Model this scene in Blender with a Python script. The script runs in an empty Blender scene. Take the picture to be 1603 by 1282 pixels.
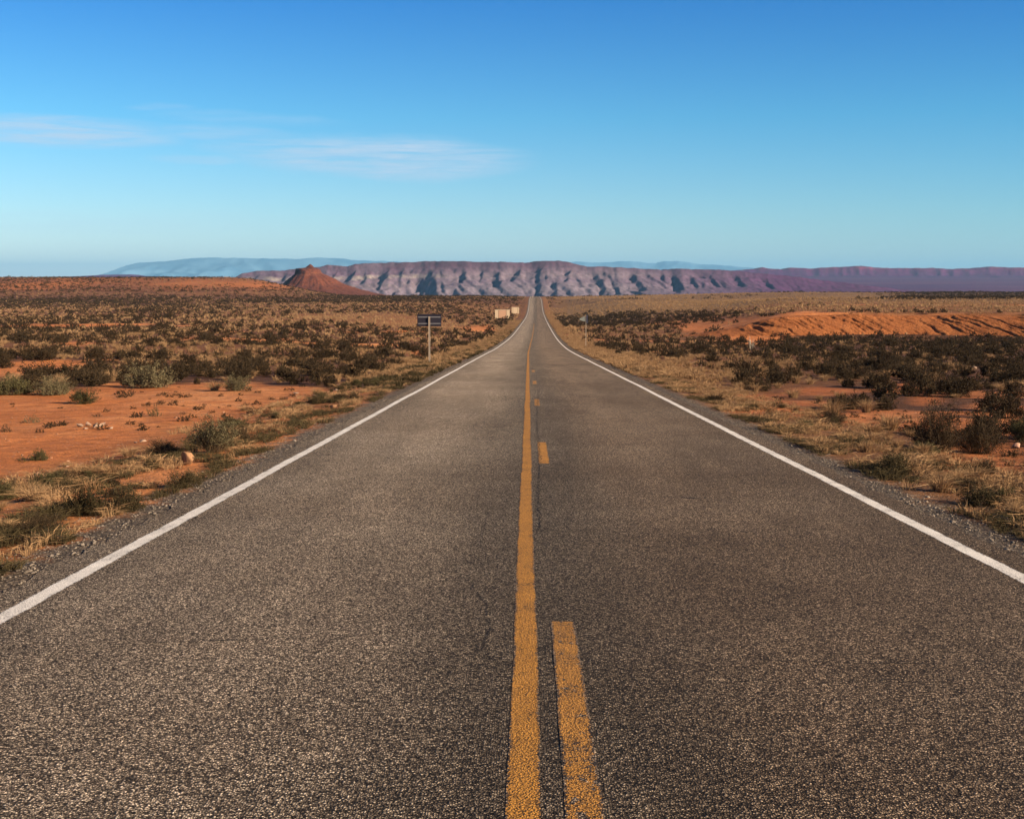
import bpy, math, random
import numpy as np
from mathutils import Vector, Matrix

S = bpy.context.scene
C = S.collection
R = math.radians

# ------------------------------------------------------------------ camera
CAM_H = 1.7
F_PX, IW, IH = 2030.0, 1603.0, 1282.0          # focal length in photograph pixels
PITCH = math.atan((IH / 2 - 437.0) / F_PX)
YAW = math.atan(25.5 / F_PX)
cam_d = bpy.data.cameras.new("camera")
cam = bpy.data.objects.new("camera", cam_d)
C.objects.link(cam)
cam.location = (0, 0, CAM_H)
cam.rotation_euler = (math.pi / 2 - PITCH, 0, YAW)
cam_d.sensor_fit = 'HORIZONTAL'
cam_d.sensor_width = 36.0
cam_d.lens = F_PX / IW * 36.0
cam_d.clip_start = 0.1
cam_d.clip_end = 120000
S.camera = cam

# ------------------------------------------------------------------ sky and sun
SUN_AZ, SUN_EL = 112.0, 21.0                   # azimuth clockwise from the road's direction
w = bpy.data.worlds.new("World")
S.world = w
w.use_nodes = True
wt = w.node_tree
for n in list(wt.nodes):
    wt.nodes.remove(n)


def N(t, kind, **kw):
    n = t.nodes.new(kind)
    for k, v in kw.items():
        setattr(n, k, v)
    return n


def math_node(t, op, a, b=None, c=None, clamp=False):
    n = N(t, 'ShaderNodeMath', operation=op, use_clamp=clamp)
    for i, v in enumerate((a, b, c)):
        if v is None:
            continue
        if isinstance(v, (int, float)):
            n.inputs[i].default_value = v
        else:
            t.links.new(v, n.inputs[i])
    return n.outputs[0]


def mix_rgb(t, fac, a, b, blend='MIX'):
    n = N(t, 'ShaderNodeMix', data_type='RGBA', blend_type=blend)
    for sock, v in ((n.inputs[0], fac), (n.inputs[6], a), (n.inputs[7], b)):
        if isinstance(v, (int, float)):
            sock.default_value = v
        elif isinstance(v, (tuple, list)):
            sock.default_value = (*v[:3], 1)
        else:
            t.links.new(v, sock)
    return n.outputs[2]


def ramp(t, fac, stops, interp='LINEAR'):
    n = N(t, 'ShaderNodeValToRGB')
    n.color_ramp.interpolation = interp
    e = n.color_ramp.elements
    while len(e) < len(stops):
        e.new(0.5)
    for el, (p, c) in zip(e, stops):
        el.position = p
        el.color = (*c, 1) if isinstance(c, (tuple, list)) else (c, c, c, 1)
    t.links.new(fac, n.inputs[0])
    return n.outputs[0]


def noise(t, vec, scale, detail=4, rough=0.55, dist=0.0, out=0, kind='3D'):
    n = N(t, 'ShaderNodeTexNoise', noise_dimensions=kind)
    if vec is not None:
        t.links.new(vec, n.inputs['Vector'])
    n.inputs['Scale'].default_value = scale
    n.inputs['Detail'].default_value = detail
    n.inputs['Roughness'].default_value = rough
    n.inputs['Distortion'].default_value = dist
    return n.outputs[out]


def mapping(t, vec, scale=(1, 1, 1), loc=(0, 0, 0), rot=(0, 0, 0)):
    n = N(t, 'ShaderNodeMapping')
    t.links.new(vec, n.inputs[0])
    n.inputs['Location'].default_value = loc
    n.inputs['Rotation'].default_value = rot
    n.inputs['Scale'].default_value = scale
    return n.outputs[0]


sky = N(wt, 'ShaderNodeTexSky', sky_type='NISHITA')
sky.sun_disc = False
sky.sun_elevation = R(SUN_EL)
sky.sun_rotation = R(SUN_AZ)
sky.altitude = 1400
sky.air_density = 1.0
sky.dust_density = 0.3
sky.ozone_density = 2.0
tc = N(wt, 'ShaderNodeTexCoord')
sep = N(wt, 'ShaderNodeSeparateXYZ')
wt.links.new(tc.outputs['Generated'], sep.inputs[0])
vx, vy, vz = sep.outputs
hs = N(wt, 'ShaderNodeHueSaturation')
hs.inputs['Hue'].default_value = 0.5
hs.inputs['Saturation'].default_value = 1.0
hs.inputs['Value'].default_value = 1.0
wt.links.new(sky.outputs[0], hs.inputs['Color'])
# the air's own colour with height above the horizon (a clear, dry, deep blue day)
grad = ramp(wt, math_node(wt, 'MULTIPLY', vz, 2.5),
            [(0.0, (1.0, 1.04, 1.22)), (0.12, (0.80, 1.05, 1.20)), (0.30, (0.42, 0.97, 1.24)), (0.52, (0.17, 0.70, 1.24)), (0.70, (0.12, 0.45, 0.95)), (1.0, (0.10, 0.25, 0.55))])
tint = mix_rgb(wt, 1.0, hs.outputs[0], grad, 'MULTIPLY')
side_f = ramp(wt, math_node(wt, 'MULTIPLY_ADD', vx, 1.0, 0.5), [(0.12, (1.06, 1.03, 1.02)), (0.5, (0.95, 0.98, 0.99)), (0.86, (0.74, 0.91, 0.96))])
tint = mix_rgb(wt, 1.0, tint, side_f, 'MULTIPLY')
# thin streaks of high cloud, laid out by compass direction and elevation
az = math_node(wt, 'ARCTAN2', vx, vy)
el = math_node(wt, 'ARCSINE', vz)
cmb = N(wt, 'ShaderNodeCombineXYZ')
wt.links.new(az, cmb.inputs[0])
wt.links.new(math_node(wt, 'MULTIPLY', el, 5.0), cmb.inputs[1])
cn1 = noise(wt, cmb.outputs[0], 5.0, 5, 0.6, 0.6)
cn2 = noise(wt, mapping(wt, cmb.outputs[0], (6, 16, 1), (3, 1, 0)), 3.0, 5, 0.6, 0.4)


def cloud_blob(a0, e0, ra, re, tilt=0.0):
    """soft ellipse round azimuth a0 and elevation e0 (degrees), its edge warped by noise"""
    da = math_node(wt, 'MULTIPLY', math_node(wt, 'SUBTRACT', az, R(a0)), 1 / R(ra))
    ec = math_node(wt, 'SUBTRACT', el, R(e0))
    ec = math_node(wt, 'SUBTRACT', ec, math_node(wt, 'MULTIPLY', math_node(wt, 'SUBTRACT', az, R(a0)), tilt))
    ec = math_node(wt, 'ADD', ec, math_node(wt, 'MULTIPLY', math_node(wt, 'SUBTRACT', cn1, 0.5), R(1.3)))
    de = math_node(wt, 'MULTIPLY', ec, 1 / R(re))
    d2 = math_node(wt, 'ADD', math_node(wt, 'MULTIPLY', da, da), math_node(wt, 'MULTIPLY', de, de))
    n = N(wt, 'ShaderNodeMapRange', interpolation_type='SMOOTHSTEP')
    wt.links.new(d2, n.inputs[0])
    n.inputs[1].default_value = 1.0
    n.inputs[2].default_value = 0.0
    n.inputs[3].default_value = 0.0
    n.inputs[4].default_value = 1.0
    return n.outputs[0]


def px_dir(px, py):
    """azimuth and elevation, in degrees, of a photograph pixel"""
    v = cam_rot @ Vector(((px - IW / 2) / F_PX, -(py - IH / 2) / F_PX, -1.0))
    v.normalize()
    return math.degrees(math.atan2(v.x, v.y)), math.degrees(math.asin(v.z))


cam_rot = cam.rotation_euler.to_matrix()
deg = math.degrees(1 / F_PX)
cloud = None
for (px, py, rx, ry, tilt, amt) in ((90, 207, 210, 30, 0.0, 0.62), (-60, 205, 190, 26, 0.0, 0.45), (590, 247, 270, 40, -0.02, 0.66), (420, 228, 130, 26, 0.0, 0.25),
                                    (720, 262, 130, 18, 0.02, 0.4), (330, 205, 130, 14, 0.0, 0.25), (390, 185, 170, 14, 0.0, 0.16),
                                    (310, 252, 90, 9, 0.0, 0.3), (250, 168, 60, 8, 0.0, 0.2), (150, 345, 330, 22, 0.0, 0.12)):
    a0, e0 = px_dir(px, py)
    b = math_node(wt, 'MULTIPLY', cloud_blob(a0, e0, rx * deg, ry * deg, tilt), amt)
    cloud = b if cloud is None else math_node(wt, 'MAXIMUM', cloud, b)
cn3 = noise(wt, mapping(wt, cmb.outputs[0], (7, 42, 1), (1, 5, 0), (0, 0, 0.06)), 3.0, 6, 0.68, 0.8)
cloud = math_node(wt, 'MULTIPLY', cloud, ramp(wt, cn3, [(0.34, 0.7), (0.60, 1.25)]))
cloud = math_node(wt, 'MULTIPLY', cloud, ramp(wt, cn2, [(0.32, 0.30), (0.60, 1.15)]), clamp=True)
wcol = mix_rgb(wt, cloud, tint, (4.6, 5.9, 7.4))
bg = N(wt, 'ShaderNodeBackground')
bg.inputs['Strength'].default_value = 0.052
wt.links.new(wcol, bg.inputs['Color'])
wo = N(wt, 'ShaderNodeOutputWorld')
wt.links.new(bg.outputs[0], wo.inputs['Surface'])

sun_d = bpy.data.lights.new("sun", 'SUN')
sun = bpy.data.objects.new("sun", sun_d)
C.objects.link(sun)
sun_d.energy = 5.0
sun_d.angle = R(0.5)
sun_d.color = (1.0, 0.80, 0.57)
SUN_DIR = Vector((math.sin(R(SUN_AZ)) * math.cos(R(SUN_EL)), math.cos(R(SUN_AZ)) * math.cos(R(SUN_EL)), math.sin(R(SUN_EL))))
sun.rotation_euler = SUN_DIR.to_track_quat('Z', 'Y').to_euler()
sun.location = (0, 0, 50)

S.view_settings.view_transform = 'Standard'
S.view_settings.look = 'None'
S.view_settings.exposure = 1.2
S.view_settings.gamma = 1.0
S.render.engine = 'CYCLES'
S.cycles.max_bounces = 6
S.cycles.volume_bounces = 0
S.cycles.transparent_max_bounces = 8

# ------------------------------------------------------------------ numeric helpers
rng = np.random.default_rng(7)


def _hash(ix, iy, seed):
    h = (ix.astype(np.int64) * 374761393 + iy.astype(np.int64) * 668265263 + seed * 1274126177) & 0xFFFFFFFF
    h = ((h ^ (h >> 13)) * 1274126177) & 0xFFFFFFFF
    h = (h ^ (h >> 16)) & 0xFFFFFFFF
    return h / 4294967295.0


def pn(x, y, seed=0):
    """gradient noise, about -1..1"""
    x = np.asarray(x, float)
    y = np.asarray(y, float)
    ix, iy = np.floor(x), np.floor(y)
    fx, fy = x - ix, y - iy
    u, v = fx * fx * fx * (fx * (fx * 6 - 15) + 10), fy * fy * fy * (fy * (fy * 6 - 15) + 10)

    def g(dx, dy):
        a = _hash(ix + dx, iy + dy, seed) * 2 * np.pi
        return np.cos(a) * (fx - dx) + np.sin(a) * (fy - dy)
    a = g(0, 0) * (1 - u) + g(1, 0) * u
    b = g(0, 1) * (1 - u) + g(1, 1) * u
    return (a * (1 - v) + b * v) * 1.5


def fbm(x, y, seed=0, oct=4, gain=0.5):
    s, a, t = 0, 1.0, 0
    for i in range(oct):
        s = s + a * pn(x * 2 ** i + 17.3 * i, y * 2 ** i - 9.1 * i, seed + i)
        t += a
        a *= gain
    return s / t


def ss(a, b, x):
    t = np.clip((np.asarray(x, float) - a) / (b - a), 0, 1)
    return t * t * (3 - 2 * t)


def smooth_curve(xs, ys, step=2.0, win=25):
    """an interpolator through the points, its corners rounded over about win*step metres"""
    g = np.arange(xs[0], xs[-1], step)
    v = np.interp(g, xs, ys)
    k = np.hanning(win + 2)[1:-1]
    k /= k.sum()
    v = np.convolve(np.pad(v, win // 2, mode='edge' if False else 'reflect', reflect_type='odd'), k, 'valid')
    return lambda q: np.interp(q, g, v)


_cr = np.array(cam_rot)


def proj(x, y, z):
    """world point (z from road level at the camera) to photograph pixels"""
    p = np.stack([x, y, z - CAM_H], -1) @ _cr
    d = np.maximum(-p[..., 2], 1e-3)
    return IW / 2 + F_PX * p[..., 0] / d, IH / 2 - F_PX * p[..., 1] / d


def at(px, py, Y):
    """world point on the sight line of a pixel at distance Y along the road"""
    v = cam_rot @ Vector(((px - IW / 2) / F_PX, -(py - IH / 2) / F_PX, -1.0))
    return Vector((v.x / v.y * Y, Y, CAM_H + v.z / v.y * Y))


# ------------------------------------------------------------------ the lie of the land (heights relative to the eye, then + CAM_H)
road_z = smooth_curve([-60, 0, 60, 120, 165, 206, 250, 309, 390, 469, 560, 640, 700, 745, 800, 1000, 1500, 2500, 4000, 9000, 40000],
                      [0.66, -1.7, -4.06, -6.43, -7.85, -8.9, -9.8, -10.9, -12.4, -13.6, -14.6, -14.0, -12.6, -11.6, -11.9, -13.2, -22, -38, -52, -60, -70], 2.0, 21)
road_x = smooth_curve([-60, 0, 100, 150, 206, 309, 469, 560, 727, 1000, 40000], [0.145, 0.145, 0.16, 0.42, 0.85, 1.5, 2.6, 3.1, 4.0, 5.0, 60], 2.0, 21)
left_z = smooth_curve([-60, 0, 30, 60, 100, 200, 300, 450, 600, 750, 900, 1000, 1500, 2500, 4000, 9000, 40000],
                      [0.2, -2.0, -3.1, -4.2, -5.2, -7.6, -9.0, -10.4, -10.8, -11.3, -12.3, -12.9, -23, -40, -54, -62, -70], 2.0, 21)
right_z = smooth_curve([-60, 0, 30, 60, 100, 150, 190, 300, 450, 600, 750, 900, 1000, 1500, 2500, 4000, 9000, 40000],
                       [0.2, -2.1, -3.3, -4.5, -6.0, -7.5, -8.4, -9.2, -9.7, -10.2, -11, -12, -12.9, -23, -40, -54, -62, -70], 2.0, 21)


def bank_amt(x, y):
    t = x / np.maximum(y, 1)
    return ss(0.115, 0.21, t) * ss(700, 420, y)


def bank_line(x):
    """distance along the road at which the red bank stands"""
    return 200 + 5 * np.sin(x / 23.0) + 3 * np.sin(x / 9.0 + 1)


def height(x, y, detail=True):
    x = np.asarray(x, float)
    y = np.asarray(y, float)
    u = x - road_x(y)
    au = np.abs(u)
    t = x / np.maximum(y, 20)
    P = road_z(y) - 0.015 * np.minimum(au, 4)
    L, Rr = left_z(y), right_z(y)
    # long red rise far on the left
    hill = 12.8 * ss(520, 1080, y) * ss(-0.135, -0.235, t) * ss(2400, 1500, y)
    hill = hill + 2.2 * ss(800, 1000, y) * ss(-0.12, -0.22, t) * ss(1500, 1200, y)
    L = L + hill
    # shelf behind the red bank on the right
    up = 3.1 * ss(0.0, 10.0, y - bank_line(x) - 1.0)
    Rr = Rr + up * bank_amt(x, y) + 2.8 * ss(700, 1000, y) * ss(0.05, 0.2, t) * ss(1700, 1200, y)
    mnd = np.exp(-((x - 27) / 11.0) ** 2 - ((y - 150) / 16.0) ** 2) * 0.7
    Rr = Rr + mnd - 0.5 * ss(0.13, 0.18, t) * ss(150, 165, y) * ss(200, 190, y)
    side = np.where(u < 0, L, Rr)
    k = ss(6.5, 46, au)
    verge = 0.03 * ss(3.8, 4.5, au) + 0.26 * ss(4.6, 7.5, au)
    z = P - verge + k * (side - P + verge)
    # pull the sheet under the carriageway
    z = z - 0.06 * ss(3.6, 3.2, au) - 0.004
    if detail:
        a = ss(4.2, 9, au)
        z = z + a * (0.07 * fbm(x / 2.6, y / 2.6, 3, 3) + 0.22 * ss(8, 30, au) * fbm(x / 17, y / 17, 5, 3)
                     + 0.5 * ss(90, 300, y) * ss(10, 50, au) * fbm(x / 60, y / 60, 6, 3))
        far = ss(1800, 6000, y)
        z = z + far * 4 * fbm(x / 500, y / 500, 8, 3)
    # the purple desert floor that climbs towards the far cliffs on the right
    rise = ss(1900, 7600, y) * ss(0.02, 0.16, t) * (ss(9000, 7600, y) * 0 + 1)
    z = z + rise * np.interp(y, [1500, 2500, 7600, 40000], [0, 14, 68, 74])
    return z + CAM_H


def ground_hit(px, py):
    """where the sight line of a pixel meets the ground"""
    v = cam_rot @ Vector(((px - IW / 2) / F_PX, -(py - IH / 2) / F_PX, -1.0))
    ys = np.concatenate([np.arange(3, 60, 0.05), np.arange(60, 400, 0.25), np.arange(400, 1500, 1.0)])
    xs = v.x / v.y * ys
    zs = CAM_H + v.z / v.y * ys
    below = np.nonzero(zs <= height(xs, ys))[0]
    i = below[0] if len(below) else len(ys) - 1
    return float(xs[i]), float(ys[i]), float(height(xs[i], ys[i]))


# ------------------------------------------------------------------ material helpers
def material(name):
    m = bpy.data.materials.new(name)
    m.use_nodes = True
    t = m.node_tree
    b = t.nodes['Principled BSDF']
    b.inputs['Roughness'].default_value = 0.9
    b.inputs['Specular IOR Level'].default_value = 0.2
    return m, t, b


def bump(t, b, h, strength=0.5, dist=0.02, prev=None):
    n = N(t, 'ShaderNodeBump')
    n.inputs['Strength'].default_value = strength
    n.inputs['Distance'].default_value = dist
    t.links.new(h, n.inputs['Height'])
    if prev is not None:
        t.links.new(prev, n.inputs['Normal'])
    t.links.new(n.outputs[0], b.inputs['Normal'])
    return n.outputs[0]


def attr(t, name, out='Fac'):
    n = N(t, 'ShaderNodeAttribute', attribute_name=name)
    return n.outputs[out]


def voronoi(t, vec, scale, feature='F1', out='Distance', rnd=1.0):
    n = N(t, 'ShaderNodeTexVoronoi', feature=feature)
    t.links.new(vec, n.inputs['Vector'])
    n.inputs['Scale'].default_value = scale
    n.inputs['Randomness'].default_value = rnd
    return n.outputs[out]


def objco(t):
    return N(t, 'ShaderNodeTexCoord').outputs['Object']


# ------------------------------------------------------------------ mesh helpers
def mesh_np(name, verts, faces, mat=None, smooth=False, attrs=None, colors=None, mat_idx=None):
    """one mesh from arrays; faces is (M,4) or (M,3)"""
    me = bpy.data.meshes.new(name)
    verts = np.ascontiguousarray(verts, np.float32)
    faces = np.ascontiguousarray(faces, np.int32)
    nf, k = faces.shape
    me.vertices.add(len(verts))
    me.vertices.foreach_set('co', verts.ravel())
    me.loops.add(nf * k)
    me.loops.foreach_set('vertex_index', faces.ravel())
    me.polygons.add(nf)
    me.polygons.foreach_set('loop_start', np.arange(nf, dtype=np.int32) * k)
    if smooth:
        me.polygons.foreach_set('use_smooth', np.ones(nf, bool))
    if mat_idx is not None:
        me.polygons.foreach_set('material_index', np.ascontiguousarray(mat_idx, np.int32))
    for k2, v in (attrs or {}).items():
        a = me.attributes.new(k2, 'FLOAT', 'POINT')
        a.data.foreach_set('value', np.ascontiguousarray(v, np.float32))
    for k2, v in (colors or {}).items():
        a = me.attributes.new(k2, 'FLOAT_COLOR', 'POINT')
        v = np.concatenate([v, np.ones((len(v), 1))], 1)
        a.data.foreach_set('color', np.ascontiguousarray(v, np.float32).ravel())
    me.update(calc_edges=True)
    me.validate()
    for m in (mat if isinstance(mat, (list, tuple)) else [mat] if mat else []):
        me.materials.append(m)
    return me


def link(name, me, parent=None, loc=None):
    o = bpy.data.objects.new(name, me)
    C.objects.link(o)
    if parent is not None:
        o.parent = parent
    if loc is not None:
        o.location = loc
    return o


def tag(o, label=None, cat=None, group=None, kind=None):
    for k, v in (('label', label), ('category', cat), ('group', group), ('kind', kind)):
        if v:
            o[k] = v
    return o


def grid_faces(nx, ny):
    i = np.arange((ny - 1) * (nx - 1))
    r, c = i // (nx - 1), i % (nx - 1)
    a = r * nx + c
    return np.stack([a, a + 1, a + nx + 1, a + nx], 1)


class MB:
    """collects simple solids into one mesh"""

    def __init__(self):
        self.v, self.f = [], []

    def add(self, v, f):
        o = len(self.v)
        self.v += [tuple(p) for p in v]
        self.f += [tuple(i + o for i in q) for q in f]
        return self

    def box(self, x0, x1, y0, y1, z0, z1, M=None, ch=0.0):
        if ch <= 0:
            v = [(x, y, z) for z in (z0, z1) for y in (y0, y1) for x in (x0, x1)]
            f = [(0, 2, 3, 1), (4, 5, 7, 6), (0, 1, 5, 4), (2, 6, 7, 3), (0, 4, 6, 2), (1, 3, 7, 5)]
        else:
            import bmesh
            bm = bmesh.new()
            bmesh.ops.create_cube(bm, size=1.0)
            for q in bm.verts:
                q.co = ((x0 + x1) / 2 + q.co.x * (x1 - x0), (y0 + y1) / 2 + q.co.y * (y1 - y0), (z0 + z1) / 2 + q.co.z * (z1 - z0))
            bmesh.ops.bevel(bm, geom=list(bm.edges), offset=ch, segments=1, affect='EDGES')
            bm.verts.index_update()
            v = [tuple(q.co) for q in bm.verts]
            f = [tuple(q.index for q in fa.verts) for fa in bm.faces]
            bm.free()
        if M is not None:
            v = [M @ Vector(p) for p in v]
        return self.add(v, f)

    def build(self, name, mat, parent=None):
        me = bpy.data.meshes.new(name)
        me.from_pydata(self.v, [], self.f)
        me.update()
        me.materials.append(mat)
        return link(name, me, parent)


# ------------------------------------------------------------------ where the dirt, grass and brush are (world masks, read off the photograph)
def ell(px, py, cx, cy, rx, ry):
    return np.exp(-((px - cx) / rx) ** 2 - ((py - cy) / ry) ** 2)


def masks(x, y, z):
    """bare dirt, tan grass litter, brush density (0..1) and the road verge at ground points"""
    px, py = proj(x, y, z)
    s = np.maximum(np.abs(y), 12) / 40.0                       # far patches are broader
    n1 = fbm(x / 6.0, y / 9.0, 21, 4)
    n2 = fbm(x / 22.0, y / 40.0, 22, 4)
    n3 = fbm(x / 90.0, y / 160.0, 23, 4)
    nn = np.where(y < 70, n1, np.where(y < 260, 0.5 * n1 + 0.8 * n2, 0.4 * n2 + 0.9 * n3))
    au = np.abs(x - road_x(y))
    left = x < road_x(y)
    top = np.interp(px, [-400, 0, 100, 180, 300, 400, 540, 620], [625, 616, 612, 600, 601, 600, 612, 622])
    D = ss(-7, 9, py - top + 14 * n1) * ss(640, 540, px) * left
    for (cx, cy, rx, ry, a) in ((70, 572, 75, 9, 1.0), (15, 583, 45, 9, 1.0), (660, 552, 20, 7, .9), (750, 515, 32, 6, .8), (300, 530, 40, 5, .5),
                                (120, 538, 40, 5, .6), (400, 447, 60, 5, .7), (60, 450, 70, 6, .35),
                                (1400, 505, 330, 13, 1.1), (1180, 530, 60, 12, 0.9), (1110, 512, 60, 12, 0.9), (1290, 612, 70, 9, .8), (1410, 608, 60, 11, .8), (1450, 625, 30, 12, .8),
                                (1540, 715, 75, 30, 1.0), (1350, 690, 55, 18, .6), (1210, 620, 60, 8, .5), (1560, 640, 60, 8, .4), (1080, 520, 30, 8, .5)):
        D = np.maximum(D, a * ell(px, py, cx, cy, rx, ry))
    D = np.clip(D + 0.35 * (n1 * (D > 0.05)), 0, 1)
    D = np.maximum(D, 0.75 * ss(0.28, 0.42, n2 + 0.3 * n1) * (y < 330))
    # brush
    B = 0.45 + 0.9 * nn
    B = B + 0.45 * ss(1.0, 0.0, np.abs(py - 468) / 14) * ss(800, 560, px)
    B = B + 0.7 * ell(px, py, 1000, 502, 120, 10)
    B = B + 1.1 * ss(1120, 1220, px) * ss(516, 524, py) * ss(556, 540, py)
    B = B + 0.4 * ss(1250, 1400, px) * ss(540, 560, py)
    B = B + 0.7 * ss(0, 12, py - 575) * ss(612, 600, py) * ss(640, 560, px)
    B = B - 0.52 * ss(840, 900, px) * ss(456, 460, py) * ss(492, 485, py)
    B = B + 1.2 * ss(1330, 1450, px) * ss(453, 456, py) * ss(472, 465, py) + 0.8 * ell(px, py, 950, 461, 60, 2.5)
    B = B + 0.22 * (1 - left) * (y < 170)
    B = B + 0.22 * left * ss(492, 510, py) * (0.3 + 0.7 * ss(720, 560, px))
    B = B - 0.3 * ell(px, py, 500, 505, 330, 14)
    B = B - 0.35 * ell(px, py, 1100, 575, 160, 24)
    B = np.where(py < 457, B + 0.25 * left, B) - 0.6 * ell(px, py, 320, 444, 110, 7)
    vg = ss(8.2, 5.4, au + 1.2 * n1)
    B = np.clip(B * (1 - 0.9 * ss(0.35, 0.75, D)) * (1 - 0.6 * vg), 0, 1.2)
    return dict(px=px, py=py, D=D, B=B, V=vg, n1=n1, n2=n2, n3=n3, left=left, au=au)


def mixc(a, b, t):
    t = np.asarray(t)[..., None]
    return a * (1 - t) + np.asarray(b) * t


# ------------------------------------------------------------------ ground sheet
def spaced(a, step, lim, n):
    core = np.arange(0, a, step)
    r = (lim / a) ** (1.0 / n)
    return np.concatenate([core, a * r ** np.arange(0, n + 1)])


xp = spaced(48, 0.42, 26000, 150)
gx = np.concatenate([-xp[:0:-1], xp])
yp = spaced(64, 0.42, 52000, 330)
gy = np.concatenate([-np.array([600.0, 300, 150, 80, 50, 35, 25, 18, 13, 9, 6, 4, 2.5, 1.2]), yp])
GX, GY = np.meshgrid(gx, gy)
GZ = height(GX, GY)
mk = masks(GX, GY, GZ)
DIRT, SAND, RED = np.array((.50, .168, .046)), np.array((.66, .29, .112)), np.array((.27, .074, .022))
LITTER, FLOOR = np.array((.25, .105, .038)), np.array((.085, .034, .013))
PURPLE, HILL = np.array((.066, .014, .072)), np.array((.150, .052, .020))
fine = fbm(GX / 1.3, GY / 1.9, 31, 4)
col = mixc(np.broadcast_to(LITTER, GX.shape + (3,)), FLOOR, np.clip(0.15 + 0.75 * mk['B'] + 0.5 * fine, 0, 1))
dirt = mixc(np.broadcast_to(DIRT, GX.shape + (3,)), SAND, np.clip(0.15 + 1.2 * mk['n1'] + 0.8 * fine, 0, 1))
dirt = mixc(dirt, RED, np.clip(-0.1 - 1.1 * mk['n2'] - 0.5 * fine, 0, 0.8))
dirt = mixc(dirt, RED, 0.55 * ss(900, 1250, mk['px']) * ss(560, 600, mk['py']) * (GY < 90))
col = mixc(col, dirt, ss(0.25, 0.6, mk['D'] + 0.25 * fine))
hillm = ss(459, 452, mk['py']) * ss(470, 420, mk['px']) * (GY > 500) * (GY < 2600)
col = mixc(col, mixc(np.broadcast_to(HILL, GX.shape + (3,)), DIRT * 0.9, np.clip(0.2 + 1.2 * mk['n3'] + 0.6 * mk['n2'], 0, 1)), 0.85 * hillm)
orange = ell(mk['px'], mk['py'], 320, 444, 110, 7) + 0.6 * ell(mk['px'], mk['py'], 30, 447, 60, 6)
col = mixc(col, DIRT * 0.9, np.clip(orange * (0.75 + 0.8 * mk['n2']), 0, 0.95) * (GY > 500) * (GY < 2600))
tanp = ss(840, 900, mk['px']) * ss(300, 420, GY) * (GY < 1800)
col = mixc(col, mixc(np.broadcast_to(np.array((.24, .145, .062)), GX.shape + (3,)), np.array((.12, .065, .030)), np.clip(0.35 + 1.3 * mk['n3'] + .5 * mk['n2'], 0, 1)), 0.85 * tanp)
darkstrip = ss(1330, 1450, mk['px']) * ss(453, 456, mk['py']) * ss(472, 465, mk['py']) * (GY > 300) * (GY < 2500)
col = mixc(col, np.array((.06, .03, .014)), 0.8 * darkstrip)
col = mixc(col, np.array((.22, .105, .042)), 0.6 * mk['V'] * ss(0.2, -0.3, mk['n1']))
purp = ss(1500, 2600, GY)
pcol = mixc(np.broadcast_to(PURPLE, GX.shape + (3,)), np.array((.11, .032, .078)), np.clip(0.3 + 1.4 * fbm(GX / 900, GY / 400, 41, 4), 0, 1))
col = mixc(col, pcol, purp)
ground_m, t, b = material("desert_ground")
oc = objco(t)
c = attr(t, 'col', 'Color')
au = attr(t, 'edge')
nf = noise(t, oc, 2.2, 6, 0.65)
ng = noise(t, oc, 24.0, 4, 0.7)
nm = noise(t, mapping(t, oc, (0.06, 0.035, 0.06)), 1.0, 6, 0.7)
c = mix_rgb(t, 1.0, c, ramp(t, nf, [(0.25, 0.50), (0.75, 1.45)]), 'MULTIPLY')
c = mix_rgb(t, 1.0, c, ramp(t, ng, [(0.3, 0.55), (0.7, 1.35)]), 'MULTIPLY')
c = mix_rgb(t, 1.0, c, ramp(t, nm, [(0.3, 0.78), (0.7, 1.2)]), 'MULTIPLY')
peb = voronoi(t, oc, 7.0)
pebc = N(t, 'ShaderNodeSeparateColor')
t.links.new(voronoi(t, oc, 7.0, out='Color'), pebc.inputs[0])
pm = math_node(t, 'MULTIPLY', math_node(t, 'LESS_THAN', peb, 0.22), math_node(t, 'GREATER_THAN', pebc.outputs[0], 0.86))
c = mix_rgb(t, pm, c, mix_rgb(t, pebc.outputs[1], (.16, .06, .03), (.62, .40, .26)))
# grey chippings beside the asphalt
gm = math_node(t, 'ADD', au, math_node(t, 'MULTIPLY', math_node(t, 'SUBTRACT', nf, 0.5), 1.1))
gmask = N(t, 'ShaderNodeMapRange', interpolation_type='SMOOTHSTEP')
t.links.new(gm, gmask.inputs[0])
gmask.inputs[1].default_value = 4.3
gmask.inputs[2].default_value = 3.85
gv = N(t, 'ShaderNodeSeparateColor')
t.links.new(voronoi(t, oc, 55.0, out='Color'), gv.inputs[0])
gcol = ramp(t, gv.outputs[0], [(0.0, (.025, .018, .012)), (0.45, (.085, .063, .044)), (0.8, (.17, .13, .092)), (1.0, (.36, .28, .20))])
c = mix_rgb(t, gmask.outputs[0], c, gcol)
t.links.new(c, b.inputs['Base Color'])
hh = math_node(t, 'ADD', math_node(t, 'MULTIPLY', ng, 0.6), math_node(t, 'MULTIPLY', nf, 1.2))
n0 = bump(t, b, hh, 0.9, 0.13)
bump(t, b, math_node(t, 'SUBTRACT', 1.0, voronoi(t, oc, 55.0)), 0.5, 0.012, n0)
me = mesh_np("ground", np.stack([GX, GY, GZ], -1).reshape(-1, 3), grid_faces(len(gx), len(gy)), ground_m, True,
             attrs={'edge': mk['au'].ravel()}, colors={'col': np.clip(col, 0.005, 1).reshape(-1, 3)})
tag(link("ground", me), kind='structure')

# ------------------------------------------------------------------ road
asphalt_m, t, b = material("asphalt")
oc = objco(t)


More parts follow.
